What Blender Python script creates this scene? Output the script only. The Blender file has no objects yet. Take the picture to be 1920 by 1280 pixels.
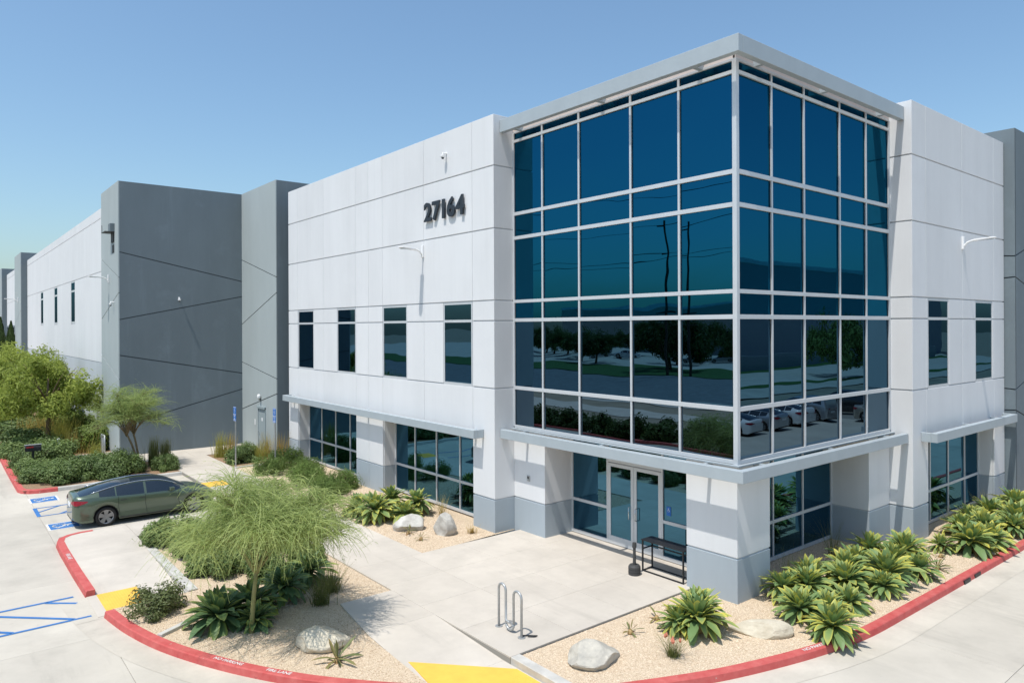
import bpy, bmesh, math, random
from mathutils import Vector, Matrix
from mathutils import noise as mnoise
R = math.radians
rnd = random.Random(7)
SC = bpy.context.scene

# ------------------------------------------------------------------ camera, sky, sun, exposure
cam_d = bpy.data.cameras.new('camera'); cam = bpy.data.objects.new('camera', cam_d)
SC.collection.objects.link(cam); SC.camera = cam
cam.location = (-15.116, -9.946, 6.7)
cam_d.sensor_width = 36.0; cam_d.lens = 1338.0 / 1920 * 36
cam_d.shift_y = -27.5 / 1920
cam_d.clip_start = 0.1; cam_d.clip_end = 3000
cam.rotation_euler = (Matrix.Rotation(R(50.8 - 90), 3, 'Z') @ Matrix.Rotation(R(90), 3, 'X') @ Matrix.Rotation(R(-0.25), 3, 'Z')).to_euler()

SUN = Vector((-0.408, -0.085, 1.0)).normalized()          # towards the sun
world = bpy.data.worlds.new('World'); SC.world = world; world.use_nodes = True
wn = world.node_tree.nodes; wl = world.node_tree.links
sky = wn.new('ShaderNodeTexSky'); sky.sky_type = 'NISHITA'; sky.sun_disc = False
sky.sun_elevation = math.asin(SUN.z); sky.sun_rotation = math.atan2(SUN.x, SUN.y) % (2 * math.pi)
sky.altitude = 800; sky.air_density = 1.3; sky.dust_density = 3.5; sky.ozone_density = 3.0
tint = wn.new('ShaderNodeVectorMath'); tint.operation = 'MULTIPLY'; tint.inputs[1].default_value = (0.95, 1.075, 1.09)   # white balance of the sky light, the same everywhere
wl.new(sky.outputs[0], tint.inputs[0]); wl.new(tint.outputs[0], wn['Background'].inputs['Color'])
wn['Background'].inputs['Strength'].default_value = 0.15
sun_d = bpy.data.lights.new('sun', 'SUN'); sun_d.energy = 3.9; sun_d.angle = R(0.53); sun_d.color = (1.0, 0.955, 0.89)
sun = bpy.data.objects.new('sun', sun_d); SC.collection.objects.link(sun)
sun.rotation_euler = SUN.to_track_quat('Z', 'Y').to_euler(); sun.location = (-30, -8, 60)
vs = SC.view_settings
vs.view_transform = 'Standard'; vs.look = 'None'; vs.gamma = 1.0; vs.exposure = 0.06; vs.use_curve_mapping = False
SC.cycles.use_denoising = True; SC.cycles.max_bounces = 8; SC.cycles.caustics_reflective = False

# ------------------------------------------------------------------ materials
def mat(name, col, rough=0.8, metal=0.0, var=0.0, vscale=3.0, bump=0.0, bscale=40.0, spec=0.3, coat=0.0, col2=None, streak=None, stain=None, chip=None, objvar=0.02):
    m = bpy.data.materials.new(name); m.use_nodes = True
    nt = m.node_tree; b = nt.nodes['Principled BSDF']
    b.inputs['Base Color'].default_value = (*col, 1); b.inputs['Roughness'].default_value = rough
    b.inputs['Metallic'].default_value = metal; b.inputs['Specular IOR Level'].default_value = spec
    if coat: b.inputs['Coat Weight'].default_value = coat; b.inputs['Coat Roughness'].default_value = 0.04
    tc = nt.nodes.new('ShaderNodeNewGeometry')
    if var or col2:
        n = nt.nodes.new('ShaderNodeTexNoise'); n.inputs['Scale'].default_value = vscale; n.inputs['Detail'].default_value = 6
        n.inputs['Roughness'].default_value = 0.65
        src = tc.outputs['Position']
        if streak:
            mp = nt.nodes.new('ShaderNodeVectorMath'); mp.operation = 'MULTIPLY'; mp.inputs[1].default_value = streak
            nt.links.new(src, mp.inputs[0]); src = mp.outputs[0]
        nt.links.new(src, n.inputs['Vector'])
        r = nt.nodes.new('ShaderNodeValToRGB')
        lo = tuple(max(0, c * (1 - var)) for c in col); hi = tuple(min(1, c * (1 + var)) for c in (col2 or col))
        if col2: lo = col; hi = col2
        r.color_ramp.elements[0].position = 0.32; r.color_ramp.elements[1].position = 0.68
        r.color_ramp.elements[0].color = (*lo, 1); r.color_ramp.elements[1].color = (*hi, 1)
        nt.links.new(n.outputs['Fac'], r.inputs['Fac']); colour = r.outputs['Color']
        for (sc_, lo_, p0, p1, vec, tgt) in (stain or []) + ([(chip[0], None, chip[1], chip[1] + .03, (1, 1, 1), chip[2])] if chip else []):
            mv = nt.nodes.new('ShaderNodeVectorMath'); mv.operation = 'MULTIPLY'; mv.inputs[1].default_value = vec; nt.links.new(tc.outputs['Position'], mv.inputs[0])
            nn = nt.nodes.new('ShaderNodeTexNoise'); nn.inputs['Scale'].default_value = sc_; nn.inputs['Detail'].default_value = 8; nn.inputs['Roughness'].default_value = 0.7
            nt.links.new(mv.outputs[0], nn.inputs['Vector'])
            mr = nt.nodes.new('ShaderNodeMapRange'); mr.inputs[1].default_value = p0; mr.inputs[2].default_value = p1; nt.links.new(nn.outputs['Fac'], mr.inputs[0])
            mx = nt.nodes.new('ShaderNodeMix'); mx.data_type = 'RGBA'; nt.links.new(mr.outputs[0], mx.inputs[0]); nt.links.new(colour, mx.inputs[6])
            if tgt: mx.inputs[7].default_value = (*tgt, 1)
            else:
                mm = nt.nodes.new('ShaderNodeVectorMath'); mm.operation = 'SCALE'; mm.inputs[3].default_value = lo_; nt.links.new(colour, mm.inputs[0]); nt.links.new(mm.outputs[0], mx.inputs[7])
            colour = mx.outputs[2]
        if stain:                        # every slab or panel was poured and painted a touch differently
            oi = nt.nodes.new('ShaderNodeObjectInfo'); mo = nt.nodes.new('ShaderNodeMapRange'); mo.inputs[3].default_value = 1 - objvar; mo.inputs[4].default_value = 1 + objvar
            nt.links.new(oi.outputs['Random'], mo.inputs[0]); so = nt.nodes.new('ShaderNodeVectorMath'); so.operation = 'SCALE'
            nt.links.new(colour, so.inputs[0]); nt.links.new(mo.outputs[0], so.inputs[3]); colour = so.outputs[0]
        nt.links.new(colour, b.inputs['Base Color'])
    if bump:
        n2 = nt.nodes.new('ShaderNodeTexNoise'); n2.inputs['Scale'].default_value = bscale; n2.inputs['Detail'].default_value = 4
        nt.links.new(tc.outputs['Position'], n2.inputs['Vector'])
        bp = nt.nodes.new('ShaderNodeBump'); bp.inputs['Strength'].default_value = bump; bp.inputs['Distance'].default_value = 0.02
        nt.links.new(n2.outputs['Fac'], bp.inputs['Height']); nt.links.new(bp.outputs['Normal'], b.inputs['Normal'])
    return m

WHITE = (0.70, 0.705, 0.715)
M = {}
M['white'] = mat('white_wall_paint', WHITE, 0.75, var=0.03, vscale=0.7, bump=0.06, bscale=60, streak=(1, 1, 0.25), stain=[(1.1, 0.965, .5, .7, (1.6, 1.6, .07), None), (0.35, 0.97, .5, .66, (1, 1, 1), None)])
M['reveal'] = mat('reveal_joint', (0.52, 0.54, 0.56), 0.85)
M['base'] = mat('blue_grey_wall_paint', (0.37, 0.42, 0.46), 0.75, var=0.05, vscale=0.9, bump=0.06, bscale=60, streak=(1, 1, 0.3))
M['grey'] = mat('grey_wall_paint', (0.158, 0.192, 0.212), 0.78, var=0.06, vscale=0.6, bump=0.06, bscale=60, streak=(1, 1, 0.3), stain=[(0.8, 1.14, .55, .7, (1.4, 1.4, .1), None), (0.5, 1.12, .56, .68, (1, 1, 1), None)])
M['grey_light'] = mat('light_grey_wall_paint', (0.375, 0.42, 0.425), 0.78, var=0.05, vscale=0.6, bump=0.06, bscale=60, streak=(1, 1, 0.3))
M['grey_joint'] = mat('grey_joint', (0.06, 0.07, 0.08), 0.9)
M['lower'] = mat('pale_blue_wall_paint', (0.52, 0.55, 0.58), 0.75, var=0.04, vscale=0.7, streak=(1, 1, 0.3))
M['alu'] = mat('silver_aluminium', (0.60, 0.62, 0.64), 0.42, metal=0.25, var=0.03, vscale=2)
M['fascia'] = mat('canopy_metal', (0.40, 0.45, 0.48), 0.5, metal=0.1, var=0.04, vscale=1.5)
M['soffit'] = mat('soffit_stucco', (0.66, 0.58, 0.53), 0.85, var=0.03)
M['roofing'] = mat('roofing', (0.5, 0.5, 0.48), 0.9, var=0.1)
M['concrete'] = mat('walk_concrete', (0.535, 0.485, 0.42), 0.88, var=0.10, vscale=0.55, bump=0.10, bscale=120, stain=[(0.5, 0.86, .52, .75, (1, 1, 1), None), (4.5, 0.72, .66, .74, (1, 1, 1), None), (0.7, 0.84, .58, .72, (1, .12, 1), None)], objvar=0.045)
M['street'] = mat('drive_concrete', (0.495, 0.455, 0.39), 0.88, var=0.11, vscale=0.35, bump=0.10, bscale=120, stain=[(0.5, 0.86, .52, .75, (1, 1, 1), None), (4.5, 0.72, .66, .74, (1, 1, 1), None), (0.7, 0.84, .58, .72, (1, .12, 1), None)], objvar=0.045)
M['gutter'] = mat('gutter_concrete', (0.51, 0.465, 0.395), 0.88, var=0.13, vscale=0.8, bump=0.10, bscale=120, stain=[(0.5, 0.80, .52, .75, (1, 1, 1), None), (4.5, 0.72, .66, .74, (1, 1, 1), None), (0.7, 0.84, .58, .72, (1, .12, 1), None)], objvar=0.045)
M['joint'] = mat('joint_earth', (0.28, 0.26, 0.23), 0.95)
M['kerb'] = mat('kerb_concrete', (0.50, 0.48, 0.44), 0.88, var=0.16, vscale=2.2, bump=0.12, bscale=90)
M['red'] = mat('red_kerb_paint', (0.47, 0.075, 0.07), 0.72, col2=(0.56, 0.14, 0.125), vscale=3.5, bump=0.10, bscale=90, stain=[(1.6, 0.82, .55, .7, (1, 1, 1), None), (7, 0.62, .66, .72, (1, 1, 1), None)], chip=(5.5, .655, (0.46, 0.40, 0.35)))
M['yellow'] = mat('yellow_tactile', (0.80, 0.47, 0.08), 0.7, var=0.06, vscale=3)
M['bluepaint'] = mat('blue_marking_paint', (0.05, 0.17, 0.42), 0.75, var=0.15, vscale=5)
M['stencil'] = mat('worn_stencil_paint', (0.66, 0.62, 0.60), 0.8, var=0.1, vscale=6, chip=(9, .58, (0.52, 0.12, 0.11)))
M['whitepaint'] = mat('white_marking_paint', (0.74, 0.73, 0.70), 0.75, var=0.08, vscale=6)
M['gravel'] = mat('tan_gravel', (0.42, 0.31, 0.20), 0.95, col2=(0.76, 0.63, 0.47), vscale=34, bump=1.0, bscale=42)
M['mulch'] = mat('brown_mulch', (0.17, 0.105, 0.06), 0.95, col2=(0.40, 0.27, 0.17), vscale=22, bump=1.0, bscale=30)
M['black'] = mat('black_powder_coat', (0.022, 0.023, 0.025), 0.45)
M['dark'] = mat('charcoal_plastic', (0.06, 0.06, 0.06), 0.6)
M['digit'] = mat('charcoal_sign_metal', (0.028, 0.036, 0.046), 0.5)
M['steel'] = mat('galvanised_steel', (0.42, 0.43, 0.43), 0.42, metal=0.5, var=0.12, vscale=12)
M['lampwhite'] = mat('white_lamp_metal', (0.80, 0.80, 0.80), 0.5)
M['signblue'] = mat('sign_blue', (0.03, 0.16, 0.50), 0.5)
M['signwhite'] = mat('sign_white', (0.78, 0.79, 0.80), 0.5)
M['doorgrey'] = mat('grey_door_paint', (0.30, 0.36, 0.38), 0.6)
M['bark'] = mat('brown_bark', (0.10, 0.066, 0.04), 0.95, col2=(0.20, 0.14, 0.09), vscale=14, bump=0.8, bscale=30)
M['greenbark'] = mat('green_bark', (0.24, 0.25, 0.085), 0.8, col2=(0.32, 0.28, 0.13), vscale=6, bump=0.3, bscale=30)
M['brownbark'] = mat('palo_brown_bark', (0.17, 0.12, 0.07), 0.9, col2=(0.27, 0.20, 0.11), vscale=8, bump=0.5, bscale=30)
M['rock_white'] = mat('pale_boulder', (0.62, 0.60, 0.55), 0.9, col2=(0.36, 0.34, 0.31), vscale=2.2, bump=0.9, bscale=9)
M['rock_cream'] = mat('cream_boulder', (0.66, 0.60, 0.48), 0.9, col2=(0.46, 0.40, 0.30), vscale=2.5, bump=0.7, bscale=9)
M['rock_grey'] = mat('grey_boulder', (0.56, 0.52, 0.44), 0.9, col2=(0.36, 0.34, 0.30), vscale=3.5, bump=0.9, bscale=12)
M['asphalt'] = mat('asphalt', (0.20, 0.205, 0.21), 0.95, var=0.2, vscale=1.5)
M['lawn'] = mat('lawn_grass', (0.045, 0.12, 0.03), 0.95, var=0.3, vscale=2)
M['earth'] = mat('dry_earth', (0.32, 0.27, 0.20), 0.95, var=0.2, vscale=0.3)
M['tyre'] = mat('tyre_rubber', (0.02, 0.02, 0.02), 0.8)
M['rim'] = mat('alloy_rim', (0.30, 0.30, 0.31), 0.35, metal=0.8)
M['carglass'] = mat('tinted_car_glass', (0.012, 0.02, 0.03), 0.04, spec=0.8)
M['taillight'] = mat('red_lens', (0.28, 0.012, 0.03), 0.15, spec=0.6)
M['headlight'] = mat('clear_lens', (0.55, 0.57, 0.60), 0.1, spec=0.6)
M['chrome'] = mat('trim_chrome', (0.7, 0.72, 0.74), 0.2, metal=0.9)
M['paint_green'] = mat('green_car_paint', (0.095, 0.13, 0.09), 0.28, metal=0.45, spec=0.5, coat=0.8)
M['paint_white'] = mat('white_car_paint', (0.7, 0.7, 0.7), 0.3, spec=0.5, coat=0.8)
M['paint_silver'] = mat('silver_car_paint', (0.42, 0.43, 0.45), 0.3, metal=0.6, coat=0.8)
M['paint_black'] = mat('black_car_paint', (0.02, 0.02, 0.022), 0.25, coat=0.8)
M['paint_tan'] = mat('champagne_car_paint', (0.42, 0.38, 0.32), 0.3, metal=0.5, coat=0.8)
M['wood'] = mat('weathered_pole', (0.10, 0.07, 0.05), 0.9)
M['far_wall'] = mat('far_wall', (0.34, 0.36, 0.38), 0.85, var=0.05)
M['far_tan'] = mat('far_tan_wall', (0.42, 0.38, 0.33), 0.85, var=0.05)
M['redpipe'] = mat('red_enamel', (0.4, 0.03, 0.03), 0.5)

def glass_mat(name, tint):
    m = bpy.data.materials.new(name); m.use_nodes = True
    nt = m.node_tree; nt.nodes.remove(nt.nodes['Principled BSDF']); b = nt.nodes.new('ShaderNodeBsdfGlossy')
    nt.links.new(b.outputs[0], nt.nodes['Material Output'].inputs['Surface'])
    b.inputs['Color'].default_value = (*tint, 1); b.inputs['Roughness'].default_value = 0.0
    oi = nt.nodes.new('ShaderNodeObjectInfo'); g = nt.nodes.new('ShaderNodeNewGeometry')
    mu = nt.nodes.new('ShaderNodeMath'); mu.operation = 'MULTIPLY'; mu.inputs[1].default_value = 90
    nt.links.new(oi.outputs['Random'], mu.inputs[0])
    sc = nt.nodes.new('ShaderNodeVectorMath'); sc.operation = 'MULTIPLY'; sc.inputs[1].default_value = (0.35, 0.35, 0.8)
    nt.links.new(g.outputs['Position'], sc.inputs[0])
    n = nt.nodes.new('ShaderNodeTexNoise'); n.noise_dimensions = '4D'; n.inputs['Scale'].default_value = 0.9; n.inputs['Detail'].default_value = 1.5
    nt.links.new(sc.outputs[0], n.inputs['Vector']); nt.links.new(mu.outputs[0], n.inputs['W'])
    bp = nt.nodes.new('ShaderNodeBump'); bp.inputs['Strength'].default_value = 0.5; bp.inputs['Distance'].default_value = 0.018
    nt.links.new(n.outputs['Fac'], bp.inputs['Height']); nt.links.new(bp.outputs['Normal'], b.inputs['Normal'])
    return m
M['glass'] = glass_mat('blue_mirror_glass', (0.008, 0.098, 0.178)); M['spandrel'] = glass_mat('smoke_glass', (0.09, 0.145, 0.195)); M['vision'] = glass_mat('blue_vision_glass', (0.055, 0.15, 0.225)); M['window'] = glass_mat('grey_blue_glass', (0.045, 0.112, 0.172))

def leaf_mat(name, c1, c2, trans=0.35, edge=None, rough=0.5, spec=0.25):
    """foliage: colour varies per object and per leaf clump, light passes through; edge = pigment of leaf margins (vertex attribute 'edge')"""
    m = bpy.data.materials.new(name); m.use_nodes = True
    nt = m.node_tree; b = nt.nodes['Principled BSDF']; b.inputs['Roughness'].default_value = rough; b.inputs['Specular IOR Level'].default_value = spec
    at = nt.nodes.new('ShaderNodeAttribute'); at.attribute_name = 'tone'
    oi = nt.nodes.new('ShaderNodeObjectInfo')
    ad = nt.nodes.new('ShaderNodeMath'); ad.operation = 'MULTIPLY_ADD'; ad.inputs[1].default_value = 0.35
    nt.links.new(oi.outputs['Random'], ad.inputs[0])
    ml = nt.nodes.new('ShaderNodeMath'); ml.operation = 'MULTIPLY'; ml.inputs[1].default_value = 0.65
    nt.links.new(at.outputs['Fac'], ml.inputs[0]); nt.links.new(ml.outputs[0], ad.inputs[2])
    mx = nt.nodes.new('ShaderNodeMix'); mx.data_type = 'RGBA'
    mx.inputs[6].default_value = (*c1, 1); mx.inputs[7].default_value = (*c2, 1)
    nt.links.new(ad.outputs[0], mx.inputs[0]); col = mx.outputs[2]
    if edge:
        ae = nt.nodes.new('ShaderNodeAttribute'); ae.attribute_name = 'edge'
        ra = nt.nodes.new('ShaderNodeMath'); ra.operation = 'MULTIPLY_ADD'; ra.inputs[1].default_value = 1.9; ra.inputs[2].default_value = -0.3
        nt.links.new(oi.outputs['Random'], ra.inputs[0])
        pw = nt.nodes.new('ShaderNodeMath'); pw.operation = 'MULTIPLY'; pw.use_clamp = True
        nt.links.new(ra.outputs[0], pw.inputs[0]); nt.links.new(ae.outputs['Fac'], pw.inputs[1])
        m2 = nt.nodes.new('ShaderNodeMix'); m2.data_type = 'RGBA'; m2.inputs[7].default_value = (*edge, 1)
        nt.links.new(pw.outputs[0], m2.inputs[0]); nt.links.new(col, m2.inputs[6]); col = m2.outputs[2]
    nt.links.new(col, b.inputs['Base Color'])
    if trans:
        tr = nt.nodes.new('ShaderNodeBsdfTranslucent'); nt.links.new(col, tr.inputs['Color'])
        ms = nt.nodes.new('ShaderNodeMixShader'); ms.inputs[0].default_value = trans
        nt.links.new(b.outputs[0], ms.inputs[1]); nt.links.new(tr.outputs[0], ms.inputs[2])
        nt.links.new(ms.outputs[0], nt.nodes['Material Output'].inputs['Surface'])
    return m
M['agave'] = leaf_mat('agave_leaf', (0.10, 0.19, 0.085), (0.27, 0.38, 0.13), 0.24, edge=(0.66, 0.58, 0.10), spec=0.35)
M['agave_dark'] = leaf_mat('agave_leaf_dark', (0.05, 0.125, 0.07), (0.19, 0.29, 0.11), 0.22, edge=(0.36, 0.40, 0.07), spec=0.4)
M['aloe'] = leaf_mat('aloe_leaf', (0.12, 0.16, 0.07), (0.22, 0.22, 0.08), 0.15, edge=(0.40, 0.22, 0.08))
M['dryleaf'] = leaf_mat('dry_leaf', (0.42, 0.29, 0.13), (0.28, 0.15, 0.07), 0.1)
M['shrub'] = leaf_mat('shrub_leaf', (0.06, 0.105, 0.03), (0.26, 0.35, 0.11), 0.35, spec=0.4)
M['shrub_red'] = leaf_mat('shrub_leaf_reddish', (0.06, 0.10, 0.035), (0.24, 0.26, 0.10), 0.3, spec=0.4)
M['hedge'] = leaf_mat('hedge_leaf', (0.06, 0.10, 0.02), (0.25, 0.32, 0.06), 0.35)
M['willow'] = leaf_mat('willow_leaf', (0.08, 0.14, 0.04), (0.28, 0.38, 0.11), 0.35)
M['tree'] = leaf_mat('tree_leaf', (0.13, 0.19, 0.03), (0.52, 0.58, 0.13), 0.5)
M['darktree'] = leaf_mat('dark_tree_leaf', (0.035, 0.07, 0.02), (0.13, 0.20, 0.05), 0.3)
M['palo'] = leaf_mat('palo_verde_strand', (0.15, 0.23, 0.065), (0.48, 0.55, 0.20), 0.48)
M['grass'] = leaf_mat('grass_blade', (0.11, 0.14, 0.04), (0.26, 0.26, 0.08), 0.35)
M['straw'] = leaf_mat('straw_blade', (0.42, 0.27, 0.09), (0.48, 0.42, 0.13), 0.35)
M['yellowgrass'] = leaf_mat('yellow_blade', (0.30, 0.30, 0.06), (0.50, 0.46, 0.12), 0.35)
M['flower'] = mat('pink_flower', (0.62, 0.22, 0.14), 0.7)
M['cypress'] = leaf_mat('cypress_leaf', (0.022, 0.045, 0.014), (0.075, 0.12, 0.03), 0.15)

# ------------------------------------------------------------------ helpers
def link(o): SC.collection.objects.link(o); return o
def tag(o, label=None, cat=None, group=None, kind=None):
    if label: o['label'] = label
    if cat: o['category'] = cat
    if group: o['group'] = group
    if kind: o['kind'] = kind
    return o
def empty(name, loc=(0, 0, 0), rz=0.0, **k):
    o = bpy.data.objects.new(name, None); o.empty_display_size = 0.2; o.location = loc; o.rotation_euler = (0, 0, rz)
    link(o); return tag(o, **k)
def put(name, me, m=None, parent=None, loc=None, **k):
    o = bpy.data.objects.new(name, me)
    if m is not None and not me.materials: me.materials.append(m)
    link(o)
    if parent is not None:
        o.parent = parent                      # children live in the parent's space
    if loc is not None: o.location = loc
    return tag(o, **k)
class MB:
    """collects vertices and faces of one mesh"""
    def __init__(s): s.v = []; s.f = []; s.tone = []; s.edge = []; s.mi = []
    def add(s, vs_, fs, mi=0):
        n = len(s.v); s.v += [tuple(p) for p in vs_]
        for f in fs: s.f.append(tuple(n + i for i in f)); s.mi.append(mi)
        return s
    def box(s, x0, x1, y0, y1, z0, z1, mi=0):
        x0, x1 = min(x0, x1), max(x0, x1); y0, y1 = min(y0, y1), max(y0, y1); z0, z1 = min(z0, z1), max(z0, z1)
        v = [(x, y, z) for z in (z0, z1) for y in (y0, y1) for x in (x0, x1)]
        return s.add(v, [(0, 2, 3, 1), (4, 5, 7, 6), (0, 1, 5, 4), (2, 6, 7, 3), (0, 4, 6, 2), (1, 3, 7, 5)], mi)
    def tube(s, pts, rad, n=8, mi=0, cap=True):
        pts = [Vector(p) for p in pts]; rs = rad if isinstance(rad, (list, tuple)) else [rad] * len(pts)
        rings = []; a = None
        for i, p in enumerate(pts):
            t = (pts[min(i + 1, len(pts) - 1)] - pts[max(i - 1, 0)])
            if t.length < 1e-9: t = Vector((0, 0, 1))
            t.normalize()
            if a is None: a = t.orthogonal().normalized()
            else:
                a = a - t * a.dot(t)
                a = a.normalized() if a.length > 1e-6 else t.orthogonal().normalized()
            b = t.cross(a)
            rings.append([p + (a * math.cos(2 * math.pi * k / n) + b * math.sin(2 * math.pi * k / n)) * rs[i] for k in range(n)])
        v = [q for r_ in rings for q in r_]; f = []
        for i in range(len(pts) - 1):
            for k in range(n): f.append((i * n + k, i * n + (k + 1) % n, (i + 1) * n + (k + 1) % n, (i + 1) * n + k))
        if cap: f.append(tuple(range(n - 1, -1, -1))); f.append(tuple((len(pts) - 1) * n + k for k in range(n)))
        return s.add(v, f, mi)
    def prism(s, poly, z0, z1, mi=0):
        n = len(poly); z0s = z0 if isinstance(z0, (list, tuple)) else [z0] * n; z1s = z1 if isinstance(z1, (list, tuple)) else [z1] * n
        v = [(p[0], p[1], z0s[i]) for i, p in enumerate(poly)] + [(p[0], p[1], z1s[i]) for i, p in enumerate(poly)]
        return s.add(v, [tuple(range(n - 1, -1, -1)), tuple(range(n, 2 * n))] + [(i, (i + 1) % n, n + (i + 1) % n, n + i) for i in range(n)], mi)
    def mesh(s, name='mesh', bevel=0.0, smooth=False):
        me = bpy.data.meshes.new(name); me.from_pydata(s.v, [], s.f)
        if any(s.mi): me.polygons.foreach_set('material_index', s.mi)
        if s.tone:
            a = me.attributes.new('tone', 'FLOAT', 'POINT'); a.data.foreach_set('value', s.tone)
        if s.edge:
            a = me.attributes.new('edge', 'FLOAT', 'POINT'); a.data.foreach_set('value', s.edge)
        if bevel:
            bm = bmesh.new(); bm.from_mesh(me); bmesh.ops.recalc_face_normals(bm, faces=bm.faces)
            es = [e for e in bm.edges if len(e.link_faces) == 2 and e.calc_face_angle(0) > 0.5]
            bmesh.ops.bevel(bm, geom=es, offset=bevel, segments=1, affect='EDGES'); bm.to_mesh(me); bm.free()
        if smooth: me.polygons.foreach_set('use_smooth', [True] * len(me.polygons))
        me.update(); return me
def box(name, parent, m, x0, x1, y0, y1, z0, z1, bevel=0.0, **k):
    return put(name, MB().box(x0, x1, y0, y1, z0, z1).mesh(name, bevel), m, parent, **k)
_txt = {}
def text_mesh(s, size, extrude=0.0, bold=0.0, align='CENTER', space=1.0):
    key = (s, size, extrude, bold, align, space)
    if key in _txt: return _txt[key]
    c = bpy.data.curves.new('t', 'FONT'); c.body = s; c.size = size; c.extrude = extrude; c.offset = bold; c.align_x = align; c.align_y = 'CENTER'
    c.space_character = space; c.resolution_u = 3
    o = bpy.data.objects.new('t', c); link(o)
    bpy.context.view_layer.update()
    me = bpy.data.meshes.new_from_object(o.evaluated_get(bpy.context.evaluated_depsgraph_get()))
    bpy.data.objects.remove(o); bpy.data.curves.remove(c)
    _txt[key] = me; return me
def smooth_line(pts, n=8):
    pts = [Vector(p) for p in pts]; out = []
    for i in range(len(pts) - 1):
        p0 = pts[max(i - 1, 0)]; p1 = pts[i]; p2 = pts[i + 1]; p3 = pts[min(i + 2, len(pts) - 1)]
        for k in range(n):
            t = k / n
            out.append(0.5 * ((2 * p1) + (p2 - p0) * t + (2 * p0 - 5 * p1 + 4 * p2 - p3) * t * t + (3 * p1 - p0 - 3 * p2 + p3) * t ** 3))
    out.append(pts[-1]); return out

# ------------------------------------------------------------------ ground and paving
ZS = -0.15                                                           # drive level
g = MB(); g.box(-600, 600, -600, 600, -1.0, -0.30)
put('ground', g.mesh(), M['earth'], kind='structure')
drive = put('drive', MB().box(-17.0, 40, -29, 100, -0.29, -0.172).mesh(), M['joint'], kind='structure')
slab_me = MB().box(0.004, 4.496, 0.004, 4.496, -0.02, 0.0).mesh('slab', 0.003); slab_me.materials.append(M['street'])
def islands(x, y):   # slab cells wholly under the buildings are not needed
    return (x > -0.5 and y > 4) or (x > -6.5 and y > 34)
for i in range(-1, 13):
    for j in range(-7, 26):
        x = -17.0 + 0.45 + i * 4.5; y = -0.8 + j * 4.5
        if i < 0: continue
        if islands(x, y) or y > 95 or y < -29 or x > 36: continue
        put('slab', slab_me, None, drive, loc=(x, y, ZS - 0.002))
put('slab', MB().box(-17, -16.56, -29, 96, -0.172, ZS - 0.002).mesh('edge_slab'), M['street'], drive)

plaza = put('front_plaza', MB().prism([(-6.0, 1.33), (1.2, 1.33), (1.2, 8.2), (-6.0, 8.2)], -0.3, -0.03).mesh(), M['joint'], kind='structure')
def slabs(parent, x0, x1, y0, y1, nx, ny, z=0.0, thick=0.05, m='concrete', gap=0.003):
    dx = (x1 - x0) / nx; dy = (y1 - y0) / ny
    me = MB().box(gap, dx - gap, gap, dy - gap, -thick, 0).mesh('slab', 0.003); me.materials.append(M[m])
    for i in range(nx):
        for j in range(ny): put('slab', me, None, parent, loc=(x0 + i * dx, y0 + j * dy, z))
slabs(plaza, -6.0, 1.2, 1.33, 8.2, 4, 4)
walk = put('walkway', MB().prism([(-6.0, 8.2), (-3.8, 8.2), (-3.8, 29.6), (-6.0, 29.6)], -0.3, -0.03).mesh(), M['joint'], kind='structure')
slabs(walk, -6.0, -3.8, 8.2, 29.6, 1, 10)
bwalk = put('warehouse_walk', MB().prism([(-9.3, 29.6), (-1.1, 29.6), (-1.1, 32.1), (-7.45, 32.1), (-7.45, 34), (-9.3, 34)], -0.3, -0.03).mesh(), M['joint'], kind='structure')
slabs(bwalk, -9.3, -1.1, 29.6, 32.1, 5, 1)
box('slab', bwalk, M['concrete'], -9.297, -7.47, 32.11, 34, -0.05, 0)
land = put('stall_walk', MB().box(-9.95, -6.0, 15.62, 17.36, -0.3, -0.03).mesh(), M['joint'], kind='structure')
slabs(land, -9.95, -6.0, 15.62, 17.36, 3, 1)
# island landing: level part, then a ramp down to the tactile panel
isl = put('island_landing', MB().box(-11.9, -9.98, 13.95, 17.2, -0.3, -0.03).mesh(), M['joint'], kind='structure')
put('slab', MB().prism([(-11.97, 13.95), (-9.953, 13.95), (-9.953, 17.36), (-11.3, 17.3), (-11.66, 17.15), (-11.88, 16.92), (-11.97, 16.5)], -0.05, 0.0).mesh('slab', 0.003), M['concrete'], isl)
put('ramp_slab', MB().prism([(-11.97, 11.04), (-10.02, 11.04), (-10.02, 13.944), (-11.97, 13.944)], -0.25, [-0.135, -0.135, 0, 0]).mesh('ramp', 0.002), M['concrete'], isl)
put('ramp_slab', MB().prism([(-12.05, 9.4), (-10.02, 9.4), (-10.02, 11.036), (-12.05, 11.036)], -0.25, -0.135).mesh('ramp', 0.002), M['concrete'], isl)
put('low_kerb', MB().box(-10.016, -9.78, 9.45, 13.94, -0.3, 0.012).mesh('kerb', 0.015), M['kerb'], isl)
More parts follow.
